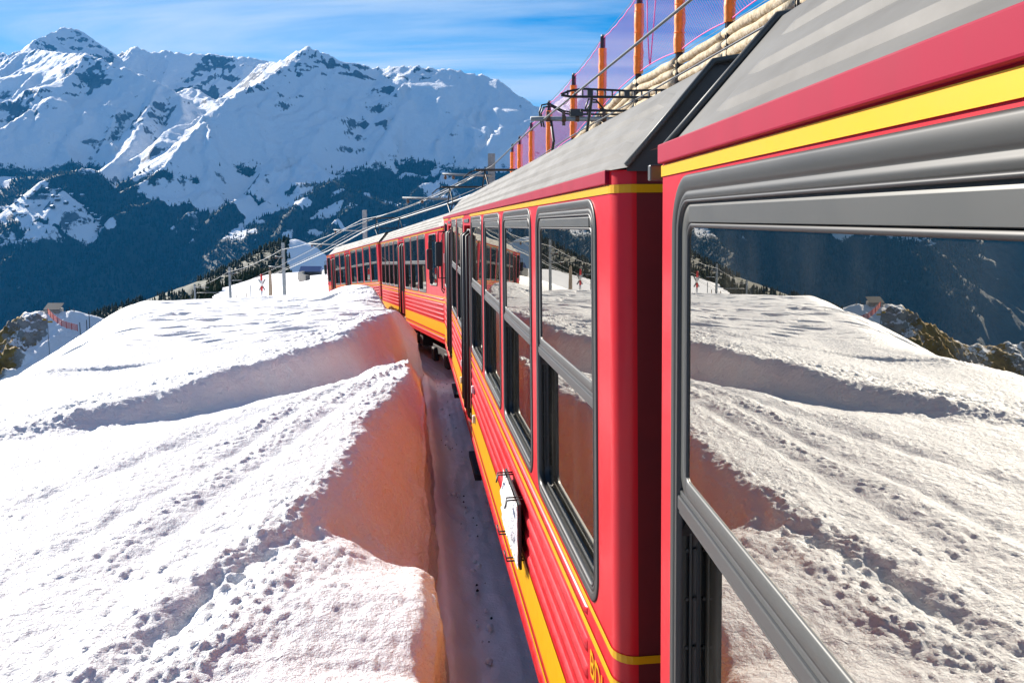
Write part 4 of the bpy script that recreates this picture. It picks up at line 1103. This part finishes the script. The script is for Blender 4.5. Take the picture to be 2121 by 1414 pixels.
def make_mast(px, pytop, Y, label):
    top_ = at(px, pytop, Y); zb = float(z_floor(Y)) + .15
    r = empty('overhead_line_mast', (top_.x, Y, zb), label, 'mast', 'masts of the overhead line')
    h = top_.z - zb
    m = MB(); m.box(-.11, .11, -.085, -.070, 0, h); m.box(-.11, .11, .070, .085, 0, h); m.box(-.010, .010, -.070, .070, 0, h)
    m.build('pole', STEEL, r)
    m = MB(); m.bbox(-.2, .2, -.2, .2, -.15, .10, .02); m.build('footing', mat('concrete', (.4, .39, .37), .8, var=.2, vscale=6), r)
    zc2 = float(z_floor(Y)) + 4.32 - zb
    d = float(x_side(Y)) + 1.13 - top_.x - .35
    for zz_, ln in ((zc2, d), (zc2 + .75, d * .55)):
        m = MB(); m.tube([(0, -.1, zz_), (ln, -.1, zz_ + .05)], .035, 8); a = m.build('cross_arm', STEEL, r, True)
        m = MB()
        for q in (.12, .78, .94):
            x_ = ln * q
            m.tube([(x_, -.1, zz_ - .02 + .05 * q), (x_, -.1, zz_ - .06), (x_, -.1, zz_ - .07), (x_, -.1, zz_ - .12)], [.02, .05, .05, .02], 8)
        m.build('insulator', CERAM, a)
    m = MB(); m.tube([(0, -.1, zc2 + 1.1), (d * .6, -.1, zc2 + .06)], .010, 5); m.build('stay', STEEL, r, True)
    return r, h + zb
MASTS = [(1018, 318, 26.0, 'steel overhead line mast rising behind the roof of the second carriage'),
         (755, 435, 43.5, 'steel overhead line mast rising behind the leading carriage'),
         (586, 503, 60.0, 'tallest looking grey mast on the snow left of the leading carriage'),
         (475, 553, 86.0, 'grey mast in the middle of the three left of the train'),
         (403, 588, 118.0, 'smallest grey mast, leftmost of the line going down to the valley')]
tops = []
for a_ in MASTS:
    r_, zt = make_mast(*a_); tops.append((r_.location.x, r_.location.y, zt))
WIRE = mat('copper_wire', (.10, .105, .11), .4, metal=.7)
WIRE_L = mat('pale_wire', (.30, .31, .32), .4, metal=.2)
ym = [-14.0, 9.0, 26.0, 43.5, 60.0, 86.0, 118.0, 150.0]
def over(tq, c, Y): 
    return Vector((float(x_side(Y)) - tq, Y, float(z_floor(Y)) + c))
for tq, c, rr, mtl, lab in ((-1.13, 4.17, .011, WIRE, 'dark contact wire running just above the pantographs over the carriage roofs'),
                       (-2.16, 4.17, .026, STEEL, 'thick grey conductor rail hanging over the far side of the roofs'),
                       (-1.72, 4.10, .008, WIRE, 'thin dark wire between the two contact lines over the roofs')):
    pts = []
    for y_ in np.concatenate([np.arange(-14, 40, 2.0), np.arange(40, 150, 5.0)]): pts.append(over(tq, c, float(y_)))
    # widen with distance only as real bundles of wires do at their clamps: constant radius
    mb = MB(); mb.tube(pts, [rr] * 20 + [max(rr, .014)] * (len(pts) - 20), 6); tag(mb.build('overhead_wire', mtl, None, True), lab, 'wire')
pts = []
T2 = [(x - .12, y, z - .5) for x, y, z in tops] + [(-60, 150, tops[-1][2] - 8)]
for A, B in zip(T2[:-1], T2[1:]):
    A, B = Vector(A), Vector(B)
    for k_ in range(8): 
        q = k_ / 8; p = A.lerp(B, q); p.z -= .25 * 4 * q * (1 - q); pts.append(p)
pts.append(Vector(T2[-1]))
mb = MB(); mb.tube(pts, .017, 6); tag(mb.build('feeder_wire', WIRE_L, None, True), 'pale feeder wire strung from mast top to mast top', 'wire')

# ------------------------------------------------------------------ log wall with padded posts and safety net, right of the line
POSTS = []
for px, ytop, ybot in ((1900, None, None), (1640, None, None), (1500, None, 62), (1400, None, 118), (1318, 20, 157), (1245, 103, 228), (1187, 175, 290), (1137, 233, 325), (1101, 280, 352), (1077, 320, 385), (1062, 350, 400)):
    Y = 11400.0 / (px - 750.0)
    zb = np.interp(Y, [9, 12.8, 15.2, 17.5, 20.1, 23, 26.1, 29.5, 32.5, 35, 37], [3.0, 2.7, 2.42, 2.18, 2.0, 1.38, .65, .05, -.55, -1.05, -1.4])
    x = (px - CX) / F * Y * 1.0
    p = at(px, HZ, Y); POSTS.append((p.x, Y, float(zb)))
LOG = mat('peeled_log', (.62, .54, .40), .85, spec=.15, var=.5, vscale=9, vcol=(.36, .28, .17), bump=.8, bscale=22)
ORANGE = mat('orange_pad', (1.0, .24, .002), .45, var=.2, vscale=9, bump=.3, bscale=10)
PINK = mat('pink_net', (.75, .06, .33), .6)
PURP = mat('purple_net', (.75, .12, .40), .7)
lw = empty('log_wall', (POSTS[3][0], POSTS[3][1], POSTS[3][2] - 3.1), 'wall of stacked pale peeled logs beside the line, behind the carriage roofs', 'log wall')
off = lw.location
rg = random.Random(9)
for (A, B) in zip(POSTS[:-1], POSTS[1:]):
    A = Vector(A); B = Vector(B)
    for i in range(15):
        rad_ = .098 + rg.uniform(-.016, .018)
        z = -.16 - i * .19
        pts = []; rs = []
        for k_ in range(7):
            q = -.02 + 1.04 * k_ / 6
            p = A.lerp(B, q) + Vector((rg.uniform(-.015, .015), .06 + rg.uniform(-.02, .02), z + rg.uniform(-.02, .02))) - off
            pts.append(p); rs.append(rad_ * rg.uniform(.84, 1.10) * (1.06 - .12 * k_ / 6))
        mb = MB(); mb.tube(pts, rs, 9); mb.build('log', LOG, lw, True)
plab = ['hidden behind the near carriage roof', 'standing where the near carriage roof cuts the log wall']
ordw = ['first', 'second', 'third', 'fourth', 'fifth', 'sixth', 'seventh', 'eighth', 'ninth']
for i, (x, y, z) in enumerate(POSTS):
    if i == 0: lab = 'bare steel post of the log wall behind the near carriage'
    elif i == 1: lab = 'bare dark steel post at the upper right end of the log wall'
    else: lab = 'orange padded safety post, %s counting down from the upper right' % ordw[i - 2]
    r = empty('padded_post' if i > 1 else 'wall_post', (x, y, z - 3.1), lab, 'post', 'padded posts of the safety net')
    m = MB(); hh = 3.1 + (1.95 if i > 1 else .35)
    m.box(-.065, .065, -.15, -.135, 0, hh); m.box(-.065, .065, -.05, -.035, 0, hh); m.box(-.008, .008, -.135, -.05, 0, hh); m.build('steel_post', BLACKST, r)
    if i > 1:
        n_ = 14; pts = []; rs = []
        for k_ in range(n_):
            pts.append((rg.uniform(-.008, .008), -.09 + rg.uniform(-.008, .008), 3.12 + 1.62 * k_ / (n_ - 1))); rs.append(.115 * (rg.uniform(.90, 1.06) if 0 < k_ < n_ - 1 else .97) * (.92 if i == 2 else 1))
        m = MB(); m.tube(pts, rs, 12); o = m.build('pad', ORANGE, r); autosmooth(o, 50)
        m = MB()
        for q in (.25, .6, .9): m.tube([(.118 * math.cos(t_), -.09 + .118 * math.sin(t_), 3.12 + 1.62 * q) for t_ in np.linspace(0, 2 * math.pi, 13)], .008, 5, False)
        m.build('strap', ORANGE, r)
        m = MB(); m.tube([(0, -.09, 4.98), (0, -.09, 5.06)], .035, 8); m.tube([(0, -.09, 5.06), (0, -.09, 5.10)], .055, 8); m.build('cap', STEEL, r)
# net: real strands, one mesh per bay
net = empty('safety_net', (POSTS[4][0], POSTS[4][1], POSTS[4][2]), 'pink and purple safety net stretched between the orange posts above the log wall', 'net')
no = net.location
def strand(mb, p, q, r):
    d_ = (q - p); 
    if d_.length < .02: return
    d_.normalize(); e1 = d_.cross(Vector((0, 1, 0.01))).normalized(); e2 = d_.cross(e1)
    vs = [p + e1 * r, p + (e1 * -.5 + e2 * .87) * r, p + (e1 * -.5 - e2 * .87) * r]; vs += [v + (q - p) for v in vs]
    mb.add([tuple(v) for v in vs], [(0, 1, 4, 3), (1, 2, 5, 4), (2, 0, 3, 5)])
for i in range(1, len(POSTS) - 1):
    A = Vector(POSTS[i]) + Vector((0, -.09, 0)) - no; B = Vector(POSTS[i + 1]) + Vector((0, -.09, 0)) - no
    wdt = (B - A).length; h0 = .05; hN = 1.9
    sag = lambda u: .16 * 4 * u * (1 - u)
    def P(u, v):
        p = A.lerp(B, u); return p + Vector((0, -.05 * math.sin(math.pi * u) * math.sin(math.pi * v), h0 + sag(u) * .35 * (1 - v) + (hN - h0) * v - sag(u) * .5 * v))
    mb = MB(); nu = int(wdt / .085); nv = int((hN - h0) / .085)
    for a_ in range(-nv, nu):
        prev = None
        for k_ in range(0, nv + 1, 3):
            u_ = (a_ + k_) / nu
            if 0 <= u_ <= 1:
                p = P(u_, k_ / nv)
                if prev is not None: strand(mb, prev, p, .0026)
                prev = p
            else: prev = None
    for a_ in range(0, nu + nv):
        prev = None
        for k_ in range(0, nv + 1, 3):
            u_ = (a_ - k_) / nu
            if 0 <= u_ <= 1:
                p = P(u_, k_ / nv)
                if prev is not None: strand(mb, prev, p, .0026)
                prev = p
            else: prev = None
    mb.build('net_panel', PURP, net)
    mb = MB(); mb.tube([P(k_ / 10, 1) + Vector((0, 0, (.012 if k_ % 2 else -.012))) for k_ in range(11)], .012, 5); mb.tube([P(k_ / 10, 0) for k_ in range(11)], .012, 5)
    if i in (3,): mb.tube([P(.55, 1), P(.62, .5), P(.68, .0)], .014, 5); mb.tube([P(.80, 1), P(.78, .5), P(.70, 0)], .014, 5)
    mb.build('border_rope', PINK, net, True)
    mb = MB(); mb.tube([A + Vector((0, 0, 1.93)), B + Vector((0, 0, 1.93))], .007, 5); mb.tube([A + Vector((0, 0, .0)), B + Vector((0, 0, .0))], .006, 5); mb.build('cable', WIRE, net)

# ------------------------------------------------------------------ crumbs of snow fallen on the bed
rgl = random.Random(33); lm = MB()
for i in range(150):
    Y_ = 2.6 + 22 * rgl.random() ** 1.5; x_ = float(x_side(Y_)) - rgl.uniform(.02, .42); z_ = float(z_floor(Y_)) + .02
    r0 = rgl.uniform(.008, .032) * (1.6 if rgl.random() < .1 else 1)
    vs = [(x_ + r0 * rgl.uniform(.7, 1.2) * math.cos(q) * math.cos(e), Y_ + r0 * rgl.uniform(.7, 1.2) * math.sin(q) * math.cos(e), z_ + r0 * .7 * math.sin(e)) for e in (-.5, .5) for q in [k_ * 1.0472 for k_ in range(6)]] + [(x_, Y_, z_ + r0 * rgl.uniform(.7, 1.0))]
    lm.add(vs, [(k_, (k_ + 1) % 6, 6 + (k_ + 1) % 6, 6 + k_) for k_ in range(6)] + [(6 + k_, 6 + (k_ + 1) % 6, 12) for k_ in range(6)])
bs = MB()
for i in range(70):
    Y_ = 2.6 + 14 * rgl.random() ** 1.3; x_ = float(x_side(Y_)) - rgl.uniform(-.05, .30); z_ = float(z_floor(Y_)) + .035; r0 = rgl.uniform(.005, .016)
    vs = [(x_ + r0 * rgl.uniform(.6, 1.2) * math.cos(q), Y_ + r0 * 1.5 * rgl.uniform(.6, 1.2) * math.sin(q), z_) for q in [k_ * 1.2566 for k_ in range(5)]] + [(x_, Y_, z_ + r0)]
    bs.add(vs, [(k_, (k_ + 1) % 5, 5) for k_ in range(5)])
tag(bs.build('grit', BLACKST), 'dark bits of grit lying on the ploughed bed beside the train', 'grit', kind='stuff')
tag(lm.build('snow_crumbs', SNOW_BED, None, True), 'crumbs of snow scattered on the ploughed bed beside the train', 'snow', kind='stuff')

# ------------------------------------------------------------------ markers on the snow crest left of the leading carriage
REDP = mat('red_marker_paint', (.6, .02, .02), .5); WOODP = mat('weathered_wood', (.40, .33, .24), .8, var=.3, vscale=12)
def stake(px, pytop, Y, parts, label, cat, name, rad_=.035):
    t_ = at(px, pytop, Y); zb = bank_z(t_.x, Y) - .05
    r = empty(name, (t_.x, Y, zb), label, cat)
    h = t_.z - zb
    cur = 0
    for frac, m_, nm in parts:
        m = MB(); m.tube([(0, 0, h * cur), (0, 0, h * (cur + frac))], rad_, 8); m.build(nm, m_, r, True); cur += frac
    return r, h
r_, h_ = stake(541, 568, 37, [(.15, BLACKST, 'spike'), (.25, WHITE, 'white_band'), (.18, REDP, 'red_band'), (.2, WHITE, 'white_band'), (.22, REDP, 'red_band')], 'red and white banded snow marker pole with crossed grey boards', 'marker pole', 'snow_marker', .05)
for sg in (-1, 1):
    m = MB(); m.add([(-.16 * sg, .06, h_ * .42), (-.10 * sg, .06, h_ * .40), (.18 * sg, .06, h_ * .80), (.12 * sg, .06, h_ * .83), (-.16 * sg, .075, h_ * .42), (-.10 * sg, .075, h_ * .40), (.18 * sg, .075, h_ * .80), (.12 * sg, .075, h_ * .83)], [(0, 1, 2, 3), (7, 6, 5, 4), (0, 4, 5, 1), (1, 5, 6, 2), (2, 6, 7, 3), (3, 7, 4, 0)]); m.build('crossed_board', STEEL, r_)
t_ = at(559, 560, 39); zb = bank_z(t_.x, 39) - .05
m = MB(); m.tube([(0, 0, 0), (0, 0, (t_.z - zb) * .6), (0, 0, (t_.z - zb) * .96), (0, 0, t_.z - zb)], [.11, .085, .06, .03], 7)
o = m.build('wooden_post', WOODP, None, False, (t_.x, 39, zb)); tag(o, 'broad tapering weathered wooden post beside the red and white marker', 'post')
for px, py, lab in ((489, 611, 'short pale stake poking out of the snow crest, leftmost'), (510, 608, 'short pale stake poking out of the snow crest, middle one'), (519, 592, 'thin tall grey stake on the snow crest')):
    t_ = at(px, py, 36); zb = bank_z(t_.x, 36) - .04
    m = MB(); m.tube([(0, 0, 0), (0, 0, max(.1, t_.z - zb))], .02, 6); m.tube([(0, 0, max(.1, t_.z - zb)), (0, 0, max(.1, t_.z - zb) + .02)], [.024, .01], 6)
    tag(m.build('stake', WOODP if py > 600 else STEEL, None, False, (t_.x, 36, zb)), lab, 'stake', 'stakes on the snow crest')

# ------------------------------------------------------------------ retaining wall and shed on the shoulder beyond the leading carriage
STONE = mat('dark_stone', (.10, .10, .10), .9, var=.5, vscale=.8, bump=.6, bscale=2)
rw = [(656, 556, 300), (640, 562, 262), (628, 570, 232), (621, 579, 206), (626, 588, 188), (638, 592, 180)]
rp_ = [Vector((at(px, py, Y).x, Y, 0)) for px, py, Y in rw]
for p in rp_: p.z = sh_z(p.x, p.y)
o0 = rp_[2].copy(); m = MB(); vs = []; fs = []
for i, p in enumerate(rp_):
    for dx_, dz_ in ((-.5, -.6), (-.5, 1.6), (.5, 1.6), (.5, -.6)): vs.append(tuple(p - o0 + Vector((dx_, 0, dz_))))
for i in range(len(rp_) - 1):
    for j in range(4): fs.append((i * 4 + j, i * 4 + (j + 1) % 4, i * 4 + 4 + (j + 1) % 4, i * 4 + 4 + j))
fs += [(3, 2, 1, 0), tuple(4 * (len(rp_) - 1) + j for j in range(4))]
m.add(vs, fs); tag(m.build('retaining_wall', STONE, None, False, o0), 'dark curved retaining wall on the snow slope beyond the leading carriage', 'wall')
p = at(645, 574, 235); zb = sh_z(p.x, 235)
sd_ = empty('shed', (p.x, 235, zb - .3), 'low dark shed inside the curved wall beyond the leading carriage', 'shed')
m = MB(); m.box(-2.6, 2.6, -2, 2, 0, 2.2); m.build('wall', STONE, sd_)
m = MB(); m.add([(-3, -2.4, 2.0), (3, -2.4, 2.0), (3, 0, 3.3), (-3, 0, 3.3), (3, 2.4, 2.0), (-3, 2.4, 2.0)], [(0, 1, 2, 3), (3, 2, 4, 5), (1, 4, 2), (0, 3, 5), (0, 5, 4, 1)]); m.build('roof', mat('blue_sheet_roof', (.05, .10, .25), .5), sd_)

# ------------------------------------------------------------------ knoll: hut, orange barrier net, signpost, visitors
hp_ = at(112, 646, KY)
ht = empty('viewing_hut', (hp_.x, KY, kn_z(hp_.x, KY) - .6), 'small pale hut with a dark lean-to roof on the rocky knoll', 'hut')
m = MB(); m.box(-3.0, 3.0, -1.6, 1.6, 0, 2.6); m.build('wall', mat('pale_board', (.42, .38, .34), .8, var=.2, vscale=2), ht)
m = MB(); m.add([(-3.3, -2.0, 2.2), (3.3, -2.0, 2.2), (3.3, 1.9, 4.3), (-3.3, 1.9, 4.3), (-3.3, -2.0, 2.4), (3.3, -2.0, 2.4), (3.3, 1.9, 4.5), (-3.3, 1.9, 4.5)], [(3, 2, 1, 0), (4, 5, 6, 7), (0, 1, 5, 4), (1, 2, 6, 5), (2, 3, 7, 6), (3, 0, 4, 7)]); m.build('roof', GABLE, ht)
m = MB(); m.box(.6, 1.6, -1.63, -1.6, .1, 2.0); m.build('door', WOODP, ht)
fence_pts = [(99, 640, 326), (104, 646, 318), (110, 652, 312), (118, 658, 306), (127, 664, 302), (137, 668, 300), (148, 671, 299), (160, 674, 298)]
bf = empty('barrier_net', at(99, 640, 326), 'bright orange plastic barrier net running down the rocky knoll below the hut', 'barrier net')
bo_ = bf.location
ON = mat('orange_net_plastic', (.80, .09, .008), .5)
fw = [Vector((at(px, py, Y).x, Y, max(kn_z(at(px, py, Y).x, Y), at(px, py, Y).z - 2.2))) for px, py, Y in fence_pts]
for i, p in enumerate(fw):
    m = MB(); m.tube([p - bo_, p - bo_ + Vector((0, 0, 2.6))], .10, 6); m.build('post', REDP, bf)
for A, B in zip(fw[:-1], fw[1:]):
    m = MB()
    for j in range(6):
        z = .25 + j * .40; m.add([tuple(A - bo_ + Vector((0, 0, z))), tuple(B - bo_ + Vector((0, 0, z))), tuple(B - bo_ + Vector((0, 0, z + .22))), tuple(A - bo_ + Vector((0, 0, z + .22))), tuple(A - bo_ + Vector((0, .05, z))), tuple(B - bo_ + Vector((0, .05, z))), tuple(B - bo_ + Vector((0, .05, z + .22))), tuple(A - bo_ + Vector((0, .05, z + .22)))], [(0, 1, 2, 3), (7, 6, 5, 4), (3, 2, 6, 7), (0, 4, 5, 1)])
    m.build('mesh_strip', ON, bf)
sp = at(98, 664, 300); zb = kn_z(sp.x, 300)
sg = empty('signpost', (sp.x, 300, zb), 'thin signpost with yellow boards on the rocky knoll', 'signpost')
m = MB(); m.tube([(0, 0, 0), (0, 0, max(6, sp.z - zb + 1))], .12, 6); m.build('pole', STEEL, sg)
for q, x0, x1 in ((.3, -1.6, -.2), (-.5, .2, 2.0)):
    m = MB(); m.box(x0, x1, -.2, -.13, max(6, sp.z - zb + 1) - 1.2 + q, max(6, sp.z - zb + 1) - .6 + q); m.build('yellow_board', YEL, sg)

def person(loc, yaw, cloth, label, scale=1.0, stride=.12):
    J = {'pel': (0, 0, .95), 'chest': (0, -.02, 1.30), 'neck': (0, -.01, 1.48), 'head': (0, -.02, 1.62), 'crown': (0, -.01, 1.76),
         'hl': (.10, 0, .90), 'kl': (.11, -.05 - stride, .50), 'al': (.11, -stride * .5, .08), 'tl': (.12, -.16 - stride * .5, .03), 'hr': (-.10, 0, .90), 'kr': (-.11, stride * .3, .50), 'ar': (-.11, stride * 1.6, .08), 'tr': (-.12, -.16 + stride * 1.6, .03),
         'sl': (.19, 0, 1.42), 'el': (.26, .03, 1.14), 'wl': (.24, -.12, .90), 'fl': (.23, -.16, .80), 'sr': (-.19, 0, 1.42), 'er': (-.26, .03, 1.14), 'wr': (-.24, -.12, .90), 'fr': (-.23, -.16, .80)}
    names = list(J); E_ = [('pel', 'chest'), ('chest', 'neck'), ('neck', 'head'), ('head', 'crown'), ('pel', 'hl'), ('hl', 'kl'), ('kl', 'al'), ('al', 'tl'), ('pel', 'hr'), ('hr', 'kr'), ('kr', 'ar'), ('ar', 'tr'), ('chest', 'sl'), ('sl', 'el'), ('el', 'wl'), ('wl', 'fl'), ('chest', 'sr'), ('sr', 'er'), ('er', 'wr'), ('wr', 'fr')]
    rad_ = {'pel': .16, 'chest': .17, 'neck': .07, 'head': .10, 'crown': .09, 'hl': .11, 'hr': .11, 'kl': .075, 'kr': .075, 'al': .055, 'ar': .055, 'tl': .045, 'tr': .045, 'sl': .085, 'sr': .085, 'el': .06, 'er': .06, 'wl': .045, 'wr': .045, 'fl': .04, 'fr': .04}
    me = bpy.data.meshes.new('person'); me.from_pydata([J[n_] for n_ in names], [(names.index(a), names.index(b)) for a, b in E_], [])
    o = bpy.data.objects.new('person', me); COL.objects.link(o)
    md = o.modifiers.new('skin', 'SKIN'); sv = me.skin_vertices[0].data
    for i, n_ in enumerate(names): sv[i].radius = (rad_[n_], rad_[n_] * .85); 
    sv[0].use_root = True
    o.modifiers.new('sub', 'SUBSURF').levels = 1
    dg = bpy.context.evaluated_depsgraph_get(); me2 = bpy.data.meshes.new_from_object(o.evaluated_get(dg)); bpy.data.objects.remove(o)
    me2.name = 'person'; me2.materials.clear()
    o = link('person', me2, cloth); o.location = loc; o.rotation_euler = (0, 0, yaw); o.scale = (scale,) * 3
    return tag(o, label, 'person')
for px, Y, cl, lab in ((138, 328, (.02, .02, .03), 'person in dark clothes standing closest to the hut on the knoll'), (144, 330, (.03, .03, .035), 'person in dark clothes standing in the middle of the three beyond the hut'), (153, 329, (.05, .03, .03), 'person in dark clothes standing apart on the right of the knoll')):
    x = at(px, 640, Y).x
    person((x, Y, kn_z(x, Y) - .03), px, mat('coat_%d' % px, cl, .8), lab)
for px, py, Y, lab in ((184, 646, 318, 'tall dark post on the snowy saddle of the knoll'), (179, 663, 312, 'short dark post on the snowy saddle of the knoll'), (165, 668, 308, 'short dark post next to the end of the orange net')):
    t_ = at(px, py, Y); zb = kn_z(t_.x, Y)
    m = MB(); m.tube([(0, 0, 0), (0, 0, max(1.2, t_.z - zb))], .14, 6); m.tube([(0, 0, max(1.2, t_.z - zb)), (0, 0, max(1.2, t_.z - zb) + .12)], [.18, .08], 6)
    tag(m.build('fence_post', BLACKST, None, False, (t_.x, Y, zb)), lab, 'post')

# ------------------------------------------------------------------ village on the terrace across the valley
CHW = mat('chalet_wood', (.12, .07, .04), .8, var=.3, vscale=.2); CHR = mat('snowy_roof', (.80, .81, .84), .7)
rgv = random.Random(21); cnt = 0
CH = []
for i in range(46):
    px = rgv.uniform(-5, 205); py = rgv.uniform(404, 470)
    Yv = np.interp(py, [400, 470], [4960, 4720]) + rgv.uniform(-30, 30)
    p = at(px, py, Yv); i0 = int(np.argmin(np.abs(gx - p.x))); j0 = int(np.argmin(np.abs(gy - Yv))); z = float(HT[i0, j0])
    CH.append((p.x, Yv, z))
proto = None
for i, (x, y, z) in enumerate(CH):
    s_ = rgv.uniform(.8, 1.5); lab = 'small snow-roofed chalet of the village on the terrace across the valley'
    if proto is None:
        w_ = MB(); w_.box(-7, 7, -6, 6, -4, 7); wm = w_.mesh('wall'); wm.materials.append(CHW)
        r2 = MB(); r2.add([(-8, -7.5, 6.5), (8, -7.5, 6.5), (8, 0, 11), (-8, 0, 11), (8, 7.5, 6.5), (-8, 7.5, 6.5), (-8, -7.5, 7.6), (8, -7.5, 7.6), (8, 0, 12.1), (-8, 0, 12.1), (8, 7.5, 7.6), (-8, 7.5, 7.6)], [(0, 1, 2, 3), (3, 2, 4, 5), (9, 8, 7, 6), (11, 10, 8, 9), (0, 6, 7, 1), (5, 4, 10, 11), (1, 7, 8, 2), (2, 8, 10, 4), (0, 3, 9, 6), (3, 5, 11, 9)]); rm2 = r2.mesh('roof'); rm2.materials.append(CHR)
        proto = (wm, rm2)
    e = empty('chalet', (x, y, z), lab, 'chalet', 'village chalets'); e.rotation_euler = (0, 0, rgv.uniform(-.6, .6)); e.scale = (s_, s_, s_)
    link('wall', proto[0], CHW, e); link('roof', proto[1], CHR, e)

# ------------------------------------------------------------------ the blue air of the valley
hz = MB(); hz.box(-33000, 33000, -23000, 43000, -1620, 1900)
hm = bpy.data.materials.new('haze'); hm.use_nodes = True
hn = hm.node_tree.nodes; hn.remove(hn['Principled BSDF'])
pv = hn.new('ShaderNodeVolumePrincipled')
pv.inputs['Color'].default_value = (.03, .40, 1.0, 1)
pv.inputs['Density'].default_value = 3.0e-5
pv.inputs['Anisotropy'].default_value = 0.0
hm.node_tree.links.new(pv.outputs[0], hn['Material Output'].inputs['Volume'])
ho = hz.build('haze', hm); tag(ho, 'blue haze filling the valley and veiling the mountains', 'haze', kind='stuff')
